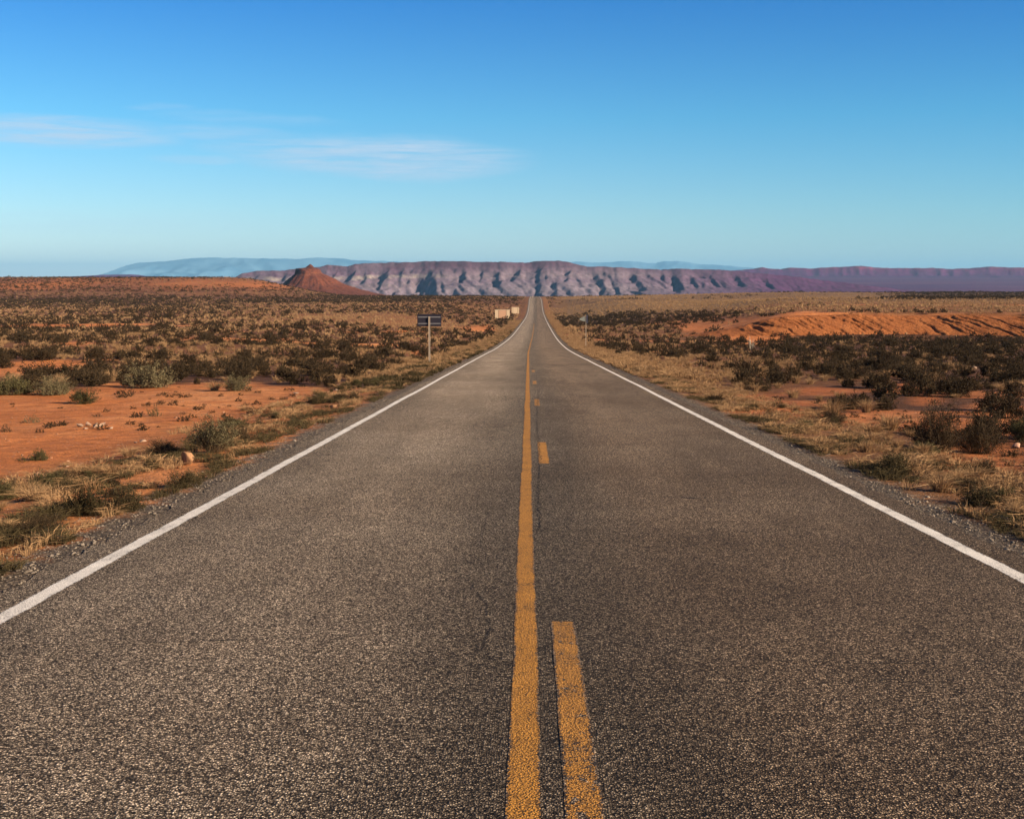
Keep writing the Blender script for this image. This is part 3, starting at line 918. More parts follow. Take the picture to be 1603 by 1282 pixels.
def shrub_shape(seed, nb, nl, leaf, twig=0.012, spread=1.25, up=0.3, leaf_from=0.4, fork=0, lumps=5):
    r = np.random.default_rng(seed)
    az = r.uniform(0, 2 * np.pi, nb)
    po = np.sqrt(r.uniform(0.0, 1, nb)) * spread
    lump = 1 + 0.28 * np.sin(az * 2 + r.uniform(0, 6)) * np.sin(po * 2) + 0.2 * np.sin(az * lumps + r.uniform(0, 6))
    dirs = np.stack([np.cos(az) * np.sin(po), np.sin(az) * np.sin(po), np.cos(po)], 1)
    ln = lump * r.uniform(0.62, 1.0, nb)
    tip = dirs * ln[:, None]
    tip[:, 2] = np.maximum(tip[:, 2], 0.05)
    base = np.stack([np.cos(az), np.sin(az), 0 * az], 1) * r.uniform(0, 0.16, nb)[:, None]
    midp = base * 0.5 + tip * 0.5 + np.stack([0 * az, 0 * az, -0.10 * np.sin(po) + 0 * az], 1) + r.normal(0, 0.03, (nb, 3))
    segs = [(base, midp), (midp, tip)]
    for k in range(fork):
        q = r.uniform(0.3, 0.9, nb)[:, None]
        st = midp * (1 - q) + tip * q
        en = st + unit(tip - base + r.normal(0, 0.45, (nb, 3)) + np.array([0, 0, up])) * r.uniform(0.15, 0.36, nb)[:, None]
        segs.append((st, en))
    V, MI, VAR = [], [], []
    if twig > 0:
        for st, en in segs:
            d = en - st
            sd = unit(np.cross(d, r.normal(0, 1, (nb, 3)))) * twig
            V.append(np.stack([st - sd, st + sd, en + sd * 0.45, en - sd * 0.45], 1))
            MI.append(np.ones(nb, int))
            VAR.append(r.uniform(0, 1, nb))
    lp = []
    for st, en in segs[1:]:
        q = r.uniform(leaf_from if st is midp else 0.1, 1.06, (nb, nl))[..., None]
        q = np.where(q < 0.5, q + 0.4 * r.uniform(0, 1, (nb, nl, 1)), q)
        lp.append((st[:, None] * (1 - q) + en[:, None] * q).reshape(-1, 3))
    p = np.concatenate(lp)
    n = len(p)
    p = p + r.normal(0, 0.045, (n, 3))
    p[:, 2] = np.maximum(p[:, 2], 0.03)
    a = unit(r.normal(0, 1, (n, 3)) + 0.6 * unit(p) + np.array([0, 0, 0.5])) * leaf * r.uniform(0.6, 1.4, n)[:, None]
    b2 = unit(np.cross(a, r.normal(0, 1, (n, 3)))) * leaf
    V.append(quads_at(p, a, b2, 0.5))
    MI.append(np.zeros(n, int))
    VAR.append(np.clip(r.beta(2, 2, n), 0, 1))
    v = np.concatenate(V).reshape(-1, 3)
    f = np.arange(len(v)).reshape(-1, 4)
    return v, f, np.concatenate(MI), np.repeat(np.concatenate(VAR), 4)


def grass_shape(seed, n, wid, lean=0.6, foot=0.25, arch=0.35):
    r = np.random.default_rng(seed)
    az = r.uniform(0, 2 * np.pi, n)
    out = np.stack([np.cos(az), np.sin(az), 0 * az], 1)
    b0 = out * (foot * np.sqrt(r.uniform(0, 1, n)))[:, None]
    ln = r.uniform(0.45, 1.0, n)
    le = np.abs(r.normal(0, lean, n))
    m = b0 + out * (0.35 * ln * le)[:, None] + np.stack([0 * az, 0 * az, 0.6 * ln], 1)
    tp = b0 + out * (ln * le * (1 + arch))[:, None] + np.stack([0 * az, 0 * az, ln * (1 - 0.28 * le)], 1) + r.normal(0, 0.05, (n, 3))
    tp[:, 2] = np.maximum(tp[:, 2], 0.05)
    sd = unit(np.cross(tp - b0, r.normal(0, 1, (n, 3)))) * (wid * r.uniform(0.6, 1.3, n))[:, None]
    V = np.concatenate([np.stack([b0 - sd, b0 + sd, m + sd * 0.8, m - sd * 0.8], 1), np.stack([m - sd * 0.8, m + sd * 0.8, tp + sd * 0.15, tp - sd * 0.15], 1)])
    v = V.reshape(-1, 3)
    q = r.beta(2, 2, n)
    return v, np.arange(len(v)).reshape(-1, 4), np.zeros(len(V), int), np.repeat(np.concatenate([q, q]), 4)


def plant_mat(name, dark, light, rnd=0.35, rough=0.85):
    m, t, b = material(name)
    k = attr(t, 'var')
    oi = N(t, 'ShaderNodeObjectInfo').outputs['Random']
    k = math_node(t, 'ADD', math_node(t, 'MULTIPLY', k, 1 - rnd), math_node(t, 'MULTIPLY', oi, rnd), clamp=True)
    c = mix_rgb(t, k, dark, light)
    t.links.new(c, b.inputs['Base Color'])
    b.inputs['Roughness'].default_value = rough
    b.inputs['Specular IOR Level'].default_value = 0.1
    tr = N(t, 'ShaderNodeBsdfTranslucent')
    t.links.new(c, tr.inputs['Color'])
    mx = N(t, 'ShaderNodeMixShader')
    mx.inputs[0].default_value = 0.10
    t.links.new(b.outputs[0], mx.inputs[1])
    t.links.new(tr.outputs[0], mx.inputs[2])
    t.links.new(mx.outputs[0], t.nodes['Material Output'].inputs['Surface'])
    return m


sage_m = plant_mat("sagebrush_leaves", (.014, .009, .005), (.074, .050, .026))
grey_m = plant_mat("grey_green_leaves", (.055, .046, .022), (.20, .165, .090))
twig_m = plant_mat("dry_twigs", (.028, .018, .010), (.13, .09, .052))
straw_m = plant_mat("straw", (.15, .076, .034), (.45, .292, .152))
green_m = plant_mat("roadside_grass_blades", (.020, .0165, .007), (.095, .071, .034))
olive_m = plant_mat("olive_leaves", (.032, .028, .011), (.125, .108, .048))
white_twig_m = plant_mat("bleached_twigs", (.30, .25, .19), (.62, .54, .42))

HI_SAGE = [shrub_shape(200 + k, 110, 13, 0.042, 0.007, fork=1, lumps=3 + k) for k in range(6)]
MID_SAGE = [shrub_shape(220 + k, 40, 15, 0.072, 0.0, lumps=3 + k, spread=1.4) for k in range(4)]
LOW_SAGE = [shrub_shape(240 + k, 16, 6, 0.17, 0.0, lumps=3, spread=1.4) for k in range(4)]
HI_GRASS = [grass_shape(260 + k, 230, 0.012, 0.55, 0.30) for k in range(6)]
MID_GRASS = [grass_shape(280 + k, 60, 0.03, 0.5, 0.35) for k in range(4)]
LOW_GRASS = [grass_shape(300 + k, 14, 0.09, 0.4, 0.35) for k in range(4)]
TUFT = [grass_shape(320 + k, 26, 0.022, 0.6, 0.35) for k in range(4)]


def shape_mesh(name, sh, mats):
    return mesh_np(name, sh[0], sh[1], mats, attrs={'var': sh[3]}, mat_idx=sh[2])


def merged(name, shapes, pts, sxy, sz, mats, parts_mesh=None, seed=0):
    """many small plants as one mesh; pts (n,3), sxy and sz their radius and height"""
    r = np.random.default_rng(seed)
    Vs, Fs, Ms, As = [], [], [], []
    off = 0
    pick = r.integers(0, len(shapes), len(pts))
    for k, sh in enumerate(shapes):
        ids = np.nonzero(pick == k)[0]
        if not len(ids):
            continue
        v, f, mi, va = sh
        a = r.uniform(0, 2 * np.pi, len(ids))
        ca, sa = np.cos(a)[:, None], np.sin(a)[:, None]
        x = (v[:, 0] * ca - v[:, 1] * sa) * sxy[ids][:, None] + pts[ids, 0][:, None]
        y = (v[:, 0] * sa + v[:, 1] * ca) * sxy[ids][:, None] + pts[ids, 1][:, None]
        z = v[:, 2] * sz[ids][:, None] + pts[ids, 2][:, None]
        Vs.append(np.stack([x, y, z], -1).reshape(-1, 3))
        Fs.append((f[None] + (np.arange(len(ids)) * len(v))[:, None, None] + off).reshape(-1, f.shape[1]))
        off += len(ids) * len(v)
        Ms.append(np.tile(mi, len(ids)))
        h = r.uniform(0, 1, len(ids))[:, None]
        As.append((va[None] * 0.6 + h * 0.4).ravel())
    me = mesh_np(name, np.concatenate(Vs), np.concatenate(Fs), mats, attrs={'var': np.concatenate(As)}, mat_idx=np.concatenate(Ms))
    return me


BANDS = [7, 14, 22, 40, 80, 160, 320, 640, 1150]


def sample(dens, accept, seed, tl=-0.50, tr=0.47, bands=BANDS):
    """points over the land in front of the camera; dens per square metre per distance band, thinned by accept(masks)"""
    r = np.random.default_rng(seed)
    out = []
    for d0, d1, q in zip(bands[:-1], bands[1:], dens):
        n = int((tr - tl) * (d1 * d1 - d0 * d0) / 2 * q)
        y = np.sqrt(r.uniform(d0 * d0, d1 * d1, n))
        x = r.uniform(tl, tr, n) * y
        z = height(x, y)
        m = masks(x, y, z)
        keep = r.uniform(0, 1, n) < accept(m, x, y)
        out.append(np.stack([x, y, z], 1)[keep])
    return np.concatenate(out)


def clear_of_bank(x, y):
    s_ = y - bank_line(x)
    return np.where((x > 26) & (s_ > -7.5) & (s_ < 1.5), 0.16, 1.0)


sage_pts = sample([.10, .26, .30, .30, .25, .17, .11, .06], lambda m, x, y: np.clip(m['B'] * 1.25 - 0.12, 0, 1) * (m['au'] > 7.2) * clear_of_bank(x, y), 11)
grass_pts = sample([.9, 1.1, 1.1, 1.0, .75, .38, .16, .05], lambda m, x, y: np.clip(1.0 - 1.3 * ss(0.2, 0.6, m['D']) - 0.55 * m['B'], 0.02, 1) * np.where(m['left'] | (y > 170), 1.0, 0.55 + 0.45 * ss(-0.1, 0.3, m['n1'])) * (m['au'] > 6.3) * clear_of_bank(x, y), 12)
r = np.random.default_rng(5)


def sized(pts, lo, hi, far_gain):
    h = r.uniform(lo, hi, len(pts)) * np.exp(r.normal(0, 0.22, len(pts))) * (1 + far_gain * ss(60, 500, pts[:, 1]))
    return h


sage_h = sized(sage_pts, 0.30, 0.72, 0.45)
sage_h = np.where(sage_pts[:, 1] < 24, 0.6, 1.0) * np.minimum(sage_h, np.interp(sage_pts[:, 1], [20, 60, 120, 400], [.5, .68, .95, 1.6]))
sage_w = sage_h * r.uniform(0.65, 1.15, len(sage_h))
grass_h = sized(grass_pts, 0.16, 0.40, 0.5)
grass_h *= np.where(grass_pts[:, 1] < 30, 0.75, 1.0)
grass_w = grass_h * r.uniform(0.8, 1.2, len(grass_h))
POST_A, POST_B = 75.0, 130.0


def in_frame(p):
    px, py = proj(p[:, 0], p[:, 1], p[:, 2])
    return (px > 5) & (px < IW - 5) & (py < IH)


def individuals(kind, pts, hh, ww, shapes, mats, n, text, cat, group):
    """the n that show largest become objects of their own; the rest are returned"""
    seen = in_frame(pts)
    rank = np.where(seen, hh * ww / pts[:, 1] ** 2, 0)
    order = np.argsort(-rank)
    first = order[:n]
    first = first[seen[first]]
    meshes = [shape_mesh(kind, sh, mats) for sh in shapes]
    for i in first:
        o = bpy.data.objects.new(kind, meshes[r.integers(0, len(meshes))])
        C.objects.link(o)
        x, y, z = pts[i]
        o.location = (x, y, z - 0.02)
        o.rotation_euler = (0, 0, r.uniform(0, 6.28))
        o.scale = (ww[i], ww[i], hh[i])
        sd = 'left' if x < road_x(y) else 'right'
        if sd == 'left':
            where = 'left of the road and short of the dark-backed sign' if y < POST_A else 'left of the road, farther off than the dark-backed sign'
        elif y < POST_B:
            where = 'right of the road and short of the small pale sign'
        else:
            where = 'right of the road, farther off than the small pale sign'
        tag(o, text + ' ' + where, cat, group + ' ' + where)
    keep = np.ones(len(pts), bool)
    keep[first] = False
    return pts[keep], hh[keep], ww[keep]


def stuff_by_distance(kind, pts, hh, ww, lods, cuts, mats, label):
    for (lo, hi), shp in zip(cuts, lods):
        k = (pts[:, 1] >= lo) & (pts[:, 1] < hi)
        if k.any():
            p = pts[k].copy()
            p[:, 2] -= 0.02
            tag(link(kind, merged(kind, shp, p, ww[k], hh[k], mats, seed=int(lo) + 3)), label, kind='stuff')


# shrubs and clumps that stand out in the photograph, each where it is there: base pixel, width and height in pixels
def hero(name, cat, px, py, wpx, hpx, sh_leaf, mats, label, rot=0.0):
    x, y, z = ground_hit(px, py)
    root = link(name, None, loc=(x, y, z - 0.02))
    k = y / F_PX
    v, f, mi, va = sh_leaf
    sc = np.array([wpx / 2 * k, wpx / 2 * k, hpx * k])
    ca, sa = math.cos(rot), math.sin(rot)
    v = np.stack([v[:, 0] * ca - v[:, 1] * sa, v[:, 0] * sa + v[:, 1] * ca, v[:, 2]], 1) * sc
    for part, idx, m in (('foliage', 0, mats[0]), ('twigs', 1, mats[-1])):
        s_ = mi == idx
        if s_.any():
            ff = f[s_]
            vv = v[ff.ravel()]
            link(part, mesh_np(part, vv, np.arange(len(vv)).reshape(-1, 4), m, attrs={'var': va[ff.ravel()]}), root)
    tag(root, label, cat)
    return root


DENSE = [shrub_shape(400 + k, 190, 16, 0.032, 0.006, fork=1, lumps=3 + k, spread=1.35) for k in range(5)]
WISPY = [shrub_shape(420 + k, 190, 10, 0.028, 0.005, fork=2, spread=1.0, lumps=4) for k in range(3)]
TWIGGY = [shrub_shape(440 + k, 300, 6, 0.019, 0.0042, fork=4, spread=1.3, up=0.25, lumps=5) for k in range(3)]
SPARSE = [shrub_shape(460 + k, 38, 5, 0.055, 0.010, fork=1, spread=1.3) for k in range(3)]
CLUMP = [grass_shape(480 + k, 420, 0.009, 0.6, 0.35) for k in range(4)]
BARE = shrub_shape(490, 26, 0, 0.02, 0.022, fork=2, spread=1.1)
SG, GG, OL = (sage_m, twig_m), (grey_m, twig_m), (olive_m, twig_m)
HERO = [
    ('broom_shrub', 'shrub', 333, 709, 92, 50, WISPY[0], (grey_m, twig_m), 'feathery grey-green shrub behind the upright tan boulder at the left verge'),
    ('dead_shrub', 'shrub', 258, 712, 70, 24, TWIGGY[0], (sage_m, twig_m), 'low dark leafless shrub just left of the feathery grey-green shrub'),
    ('sagebrush', 'shrub', 242, 652, 28, 20, SPARSE[0], OL, 'small lone olive shrub casting a long shadow on the bare red dirt'),
    ('sagebrush', 'shrub', 130, 632, 46, 24, DENSE[0], OL, 'dark olive shrub poking out of the shrub row onto the bare dirt'),
    ('sagebrush', 'shrub', 200, 620, 30, 16, SPARSE[1], SG, 'small dark shrub below the big rounded grey-green shrub'),
    ('sagebrush', 'shrub', 232, 607, 80, 36, DENSE[1], GG, 'big rounded grey-green shrub at the back edge of the bare dirt'),
    ('sagebrush', 'shrub', 370, 612, 44, 26, DENSE[2], GG, 'rounded grey-green shrub with a black shadow at the back of the red dirt'),
    ('sagebrush', 'shrub', 20, 618, 80, 29, DENSE[3], OL, 'wide dark shrub at the left end of the shrub row behind the bare dirt'),
    ('sagebrush', 'shrub', 82, 618, 62, 27, DENSE[4], GG, 'grey shrub in the middle of the shrub row behind the bare dirt'),
    ('sagebrush', 'shrub', 150, 602, 52, 26, DENSE[0], SG, 'dark brown shrub behind the gap in the shrub row'),
    ('sagebrush', 'shrub', 62, 720, 34, 18, DENSE[1], OL, 'small dense olive shrub on the dirt above the pinkish block'),
    ('sagebrush', 'shrub', 38, 722, 34, 11, SPARSE[2], OL, 'flat sparse olive plant touching the small dense olive shrub'),
    ('sagebrush', 'shrub', 50, 662, 36, 14, SPARSE[0], GG, 'thin grey plant low on the pale part of the dirt'),
    ('sagebrush', 'shrub', 9, 676, 22, 15, SPARSE[1], SG, 'thin dark plant at the left margin of the bare dirt'),
    ('sagebrush', 'shrub', 8, 780, 40, 34, DENSE[2], (sage_m, twig_m), 'rust brown rounded shrub cut off by the left edge of the view'),
    ('sagebrush', 'shrub', 96, 758, 56, 22, WISPY[1], (sage_m, twig_m), 'brown wiry shrub right of the pinkish block'),
    ('sagebrush', 'shrub', 405, 647, 40, 14, SPARSE[2], SG, 'low broken dark plant in the middle of the red dirt'),
    ('green_bush', 'shrub', 134, 806, 66, 50, DENSE[3], (green_m, twig_m), 'dark green bush standing at the left verge, tallest there'),
    ('green_bush', 'shrub', 196, 800, 66, 40, DENSE[4], (green_m, twig_m), 'green bush at the left verge, just right of the tallest one'),
    ('sagebrush', 'shrub', 60, 838, 90, 36, TWIGGY[1], (sage_m, twig_m), 'brown flattened bush at the left verge casting a black shadow'),
    ('green_bush', 'shrub', 290, 762, 60, 28, DENSE[0], (green_m, twig_m), 'green bush at the foot of the upright tan boulder'),
    ('greasewood', 'shrub', 1464, 706, 86, 72, TWIGGY[0], (sage_m, twig_m), 'tall dark twiggy bush on the right, the left one of the two'),
    ('greasewood', 'shrub', 1534, 710, 84, 58, TWIGGY[2], (sage_m, twig_m), 'wide dark twiggy bush on the right, the right one of the two'),
    ('sagebrush', 'shrub', 1600, 692, 50, 36, WISPY[2], OL, 'greener bush at the right margin beside the wide twiggy bush'),
    ('sagebrush', 'shrub', 1300, 662, 56, 20, TWIGGY[1], SG, 'dark dead base of twigs under the yellow grass clump'),
    ('bunchgrass', 'grass clump', 1302, 658, 52, 40, CLUMP[0], (straw_m,), 'bright yellow upright grass clump left of the twiggy bushes'),
    ('bunchgrass', 'grass clump', 1392, 674, 60, 34, CLUMP[1], (straw_m,), 'tan drooping grass clump touching the left twiggy bush'),
    ('bunchgrass', 'grass clump', 1356, 646, 36, 28, CLUMP[2], (straw_m,), 'golden grass clump behind the tan drooping one'),
    ('green_bush', 'shrub', 1398, 742, 66, 34, DENSE[1], (green_m, twig_m), 'bright green bush in the right verge'),
    ('bunchgrass', 'grass clump', 1586, 812, 34, 42, CLUMP[3], (straw_m,), 'pale straw clump in the right verge by the edge of view'),
    ('bunchgrass', 'grass clump', 1470, 770, 70, 38, CLUMP[0], (straw_m,), 'wide straw clump in the right verge after the bright green bush'),
    ('green_bush', 'shrub', 1535, 792, 80, 36, DENSE[2], (green_m, twig_m), 'green low bush between two straw clumps in the right verge'),
    ('dead_shrub', 'shrub', 1176, 548, 18, 22, BARE, (white_twig_m, white_twig_m), 'bleached white dead branch standing below the red bank'),
]
hero_xy = []
for k, (nm_, ct, px, py, wp, hp, sh, ms, lb) in enumerate(HERO):
    o = hero(nm_, ct, px, py, wp, hp, sh, ms, lb, rot=k * 1.7)
    hero_xy.append((o.location.x, o.location.y, wp / 2 * o.location.y / F_PX))
hero_xy = np.array(hero_xy)
rv = np.random.default_rng(91)
VB = [('verge_bush', [shape_mesh('verge_bush', DENSE[k], [mt, twig_m]) for k in range(3) for mt in (olive_m, green_m, sage_m)]),
      ('bunchgrass', [shape_mesh('bunchgrass', CLUMP[k], [straw_m]) for k in range(4)])]
for sd, n_b, n_g, ymax in ((-1, 36, 24, 48), (1, 24, 40, 60)):
    for (nm_, ml), n in zip(VB, (n_b, n_g)):
        for _ in range(n):
            y = 11 * (ymax / 11) ** rv.uniform()
            x = float(road_x(y)) + sd * rv.uniform(4.6, 6.4 if nm_ == 'verge_bush' else 7.4)
            if (np.hypot(hero_xy[:, 0] - x, hero_xy[:, 1] - y) < hero_xy[:, 2] * 0.9).any():
                continue
            o = bpy.data.objects.new(nm_, ml[rv.integers(0, len(ml))])
            C.objects.link(o)
            h = rv.uniform(.10, .25) * (1.0 if nm_ == 'verge_bush' else 0.95)
            o.location = (x, y, float(height(x, y)) - 0.015)
            o.rotation_euler = (0, 0, rv.uniform(0, 6.28))
            wd_ = h * rv.uniform(.8, 1.5)
            o.scale = (wd_, wd_, h)
            where = 'left verge of the road' if sd < 0 else 'right verge of the road'
            tag(o, ('low olive brown bush in the ' if nm_ == 'verge_bush' else 'small straw clump in the ') + where, 'shrub' if nm_ == 'verge_bush' else 'grass clump', ('low bushes of the ' if nm_ == 'verge_bush' else 'straw clumps of the ') + where)


def off_heroes(pts, pad=0.8):
    d = np.hypot(pts[:, None, 0] - hero_xy[None, :, 0], pts[:, None, 1] - hero_xy[None, :, 1])
    return (d > hero_xy[None, :, 2] * pad).all(1)


k = off_heroes(sage_pts)
rest = individuals('sagebrush', sage_pts[k], sage_h[k], sage_w[k], HI_SAGE, [sage_m, twig_m], 230, 'dark brown sagebrush', 'shrub', 'sagebrush')
stuff_by_distance('scrub', *rest, [HI_SAGE[:3], MID_SAGE, LOW_SAGE], [(0, 60), (60, 380), (380, 3000)], [sage_m, twig_m], 'dark scrub covering the desert')
k = off_heroes(grass_pts)
rest = individuals('bunchgrass', grass_pts[k], grass_h[k], grass_w[k], HI_GRASS, [straw_m], 235, 'tan dry grass clump', 'grass clump', 'bunchgrass')
stuff_by_distance('dry_grass', *rest, [HI_GRASS[:3], MID_GRASS, LOW_GRASS], [(0, 30), (30, 160), (160, 3000)], [straw_m], 'tan dry grass covering the desert')

# grass along both verges
r2 = np.random.default_rng(77)


def verge(n, y0, y1, u0, u1, side, h0, h1, mat, shapes, name, label, pw=1.0, nz=0.1, seed=1):
    y = y0 * (y1 / y0) ** (r2.uniform(0, 1, n) ** pw)
    u = side * (u0 - 0.22 + (u1 - u0) * r2.beta(1.15, 1.9, n))
    x = road_x(y) + u
    clump = fbm(x / 0.8, y / 1.6, seed, 3)
    k = clump > nz
    x, y, clump = x[k], y[k], clump[k]
    z = height(x, y)
    h = r2.uniform(h0, h1, len(x)) * (0.7 + 1.2 * np.clip(clump - nz, 0, .5))
    tag(link(name, merged(name, shapes, np.stack([x, y, z - 0.01], 1), h * r2.uniform(.8, 1.3, len(x)), h, [mat], seed=seed)), label, kind='stuff')


verge(5200, 7, 60, 4.15, 6.6, -1, .06, .17, green_m, TUFT, 'verge_grass', 'green grass along the left verge', seed=51, nz=0.02)
verge(4200, 7, 60, 4.3, 7.6, -1, .06, .20, straw_m, TUFT, 'dry_verge_grass', 'straw grass along the left verge', seed=52, nz=0.10)
verge(4200, 9, 60, 4.2, 6.2, 1, .06, .16, green_m, TUFT, 'verge_grass', 'green grass along the right verge', seed=53, nz=0.06)
verge(5600, 9, 60, 4.3, 7.8, 1, .06, .20, straw_m, TUFT, 'dry_verge_grass', 'straw grass along the right verge', seed=54, nz=0.0)
verge(5000, 50, 420, 4.2, 9.5, -1, .12, .30, straw_m, MID_GRASS[:2], 'dry_verge_grass', 'straw grass along the far left verge', seed=55, nz=-0.05, pw=.8)
verge(2600, 40, 260, 4.1, 7.0, -1, .12, .30, green_m, MID_GRASS[:2], 'verge_grass', 'olive grass along the far left verge', seed=56, nz=0.05, pw=.8)
verge(6000, 50, 620, 4.2, 9.5, 1, .12, .32, straw_m, MID_GRASS[:2], 'dry_verge_grass', 'straw grass along the far right verge', seed=57, nz=-0.1, pw=.8)

# low dead weeds on the bare dirt
weed = sample([2.5, 2.6, 1.4, .4, .08], lambda m, x, y: ss(0.2, 0.5, m['D']) * 0.75 * (m['au'] > 5.5) * ss(-0.05, 0.35, m['n1'] + 0.1), 31, bands=BANDS[:6])
wh = r2.uniform(.04, .13, len(weed))
tag(link('weeds', merged('weeds', SPARSE[:1] + MID_SAGE[:2], weed, wh * 1.3, wh, [sage_m, twig_m], seed=5)), 'low dead weeds on the bare red dirt', kind='stuff')


# ------------------------------------------------------------------ stones
def rock_shape(seed, sub=2, rough=0.25, squash=(1, 1, .7)):
    import bmesh
    bm = bmesh.new()
    bmesh.ops.create_icosphere(bm, subdivisions=sub, radius=1.0)
    v = np.array([q.co[:] for q in bm.verts])
    f = np.array([[q.index for q in fa.verts] for fa in bm.faces])
    bm.free()
    rr = np.random.default_rng(seed)
    for _ in range(16 if sub > 2 else 9):                                       # facets cut by random planes
        n = unit(rr.normal(0, 1, 3))
        dcut = rr.uniform(0.28, 0.62) if sub > 2 else rr.uniform(0.35, 0.85)
        e = v @ n - dcut
        v = v - np.where(e > 0, e, 0)[:, None] * n
    v = v + rough * 0.12 * np.stack([pn(v[:, 0] * 2 + seed, v[:, 1] * 2 + v[:, 2], seed + j) for j in range(3)], 1)
    return v * np.array(squash), f


def stone_mat(name, a, b_):
    m, t, b = material(name)
    oc = objco(t)
    k = attr(t, 'var')
    c = mix_rgb(t, k, a, b_)
    c = mix_rgb(t, 1.0, c, ramp(t, noise(t, oc, 14.0, 5, 0.7), [(0.3, 0.7), (0.7, 1.25)]), 'MULTIPLY')
    t.links.new(c, b.inputs['Base Color'])
    bump(t, b, noise(t, oc, 25.0, 5, 0.7), 0.6, 0.02)
    return m


tan_rock = stone_mat("tan_stone", (.24, .125, .06), (.34, .19, .10))
pale_rock = stone_mat("pale_stone", (.24, .15, .10), (.38, .27, .19))
pink_rock = stone_mat("pinkish_stone", (.40, .21, .14), (.48, .28, .19))
peb_m = stone_mat("pebbles", (.10, .04, .025), (.50, .30, .18))
chip_m = stone_mat("chippings", (.035, .028, .022), (.34, .28, .22))


def rock(px, py, wpx, hpx, seed, mat, label, squash=(1, 1, 1), rot=0.0, group=None):
    x, y, z = ground_hit(px, py)
    k = y / F_PX
    v, f = rock_shape(seed, 3, 0.25)
    v = v / np.abs(v).max(0)
    v = v * np.array([wpx / 2 * k, wpx / 2 * k * 0.8, hpx / 2 * k])
    ca, sa = math.cos(rot), math.sin(rot)
    v = np.stack([v[:, 0] * ca - v[:, 2] * sa, v[:, 1], v[:, 0] * sa + v[:, 2] * ca], 1)
    me = mesh_np('rock', v, f, mat, attrs={'var': 0.5 + 0.5 * pn(v[:, 0] * 9, v[:, 2] * 9, seed)})
    tag(link('rock', me, loc=(x, y, z + hpx * k * 0.25)), label, 'rock', group)


rock(294, 728, 24, 30, 1, tan_rock, 'upright tan boulder in the grass at the left verge', rot=0.15)
rock(60, 748, 18, 14, 2, pink_rock, 'pinkish block with a dark shadow on the dirt left of the verge')
rock(142, 748, 15, 7, 3, pale_rock, 'flat pale stone on the dirt right of the pinkish block')
rock(222, 692, 14, 6, 4, pale_rock, 'pale stone lying beside the low dark leafless shrub')
rock(212, 694, 7, 4, 5, pale_rock, 'tiny pale stone touching the stone by the leafless shrub')
rock(105, 731, 12, 4, 6, pale_rock, 'flat whitish stone between two small shrubs on the dirt')
rock(525, 612, 12, 4, 7, pale_rock, 'white stone at the far tip of the red dirt')
rock(463, 617, 11, 4, 8, pale_rock, 'white flat stone halfway along the back of the red dirt')
rock(493, 620, 9, 3, 9, pale_rock, 'small white stone next to the one at the dirt tip')
rock(521, 640, 14, 9, 10, tan_rock, 'tan stone in the verge near the far end of the red dirt')
rock(1590, 702, 14, 12, 11, pink_rock, 'pinkish stone under the wide twiggy bush')
rock(1526, 578, 11, 8, 12, pale_rock, 'pale round stone in the dark brush on the right')
for k, (px, py, w_, h_) in enumerate(((126, 668, 12, 8), (138, 667, 13, 10), (150, 670, 11, 11), (160, 668, 12, 9), (173, 672, 9, 5), (133, 672, 9, 4))):
    rock(px, py, w_, h_, 30 + k, pale_rock, 'pale rock in the low cluster on the bare dirt', group='rocks of the pale cluster')

PEB = [(lambda v, f: (v, f, np.zeros(len(f), int), np.full(len(v), 0.5)))(*rock_shape(60 + k, 1, 0.6)) for k in range(4)]
pp = sample([9, 7, 3.0, .8], lambda m, x, y: ss(0.15, 0.5, m['D']) * 0.7 * (m['au'] > 5.0), 33, bands=BANDS[:5])
ps = np.exp(r2.normal(math.log(.016), 0.5, len(pp)))
tag(link('pebbles', merged('pebbles', PEB, pp, ps, ps * .8, [peb_m], seed=6)), 'pebbles scattered over the red dirt', kind='stuff')
n = 9000
gy_ = 5 * (34 / 5) ** r2.uniform(0, 1, n)
gs_ = r2.choice([-1, 1], n)
gu_ = gs_ * (3.55 + 1.1 * r2.beta(1.5, 2.2, n))
gx_ = road_x(gy_) + gu_
gp = np.stack([gx_, gy_, height(gx_, gy_)], 1)
gz_ = np.exp(r2.normal(math.log(.011), 0.4, n))
tag(link('gravel', merged('gravel', PEB, gp, gz_, gz_ * .75, [chip_m], seed=7)), 'grey gravel along both edges of the asphalt', kind='stuff')

# ------------------------------------------------------------------ signs and roadside stands
def metal(name, colr, rough=0.5, met=0.0):
    m, t, b = material(name)
    oc = objco(t)
    c = mix_rgb(t, 1.0, colr, ramp(t, noise(t, oc, 9.0, 5, 0.7), [(0.3, 0.8), (0.7, 1.15)]), 'MULTIPLY')
    t.links.new(c, b.inputs['Base Color'])
    b.inputs['Roughness'].default_value = rough
    b.inputs['Metallic'].default_value = met
    return m


dark_metal = metal("dark_sign_back", (.022, .019, .028))
brace_m = metal("galvanised_brace", (.20, .19, .20))
post_m = metal("pale_post", (.62, .52, .40))
pale_sign = metal("pale_sign_face", (.27, .28, .24))
white_sign = metal("white_sign_edge", (.26, .25, .25))


def base_at(px, Y):
    p = at(px, 500, Y)
    return Vector((p.x, Y, float(height(p.x, Y))))


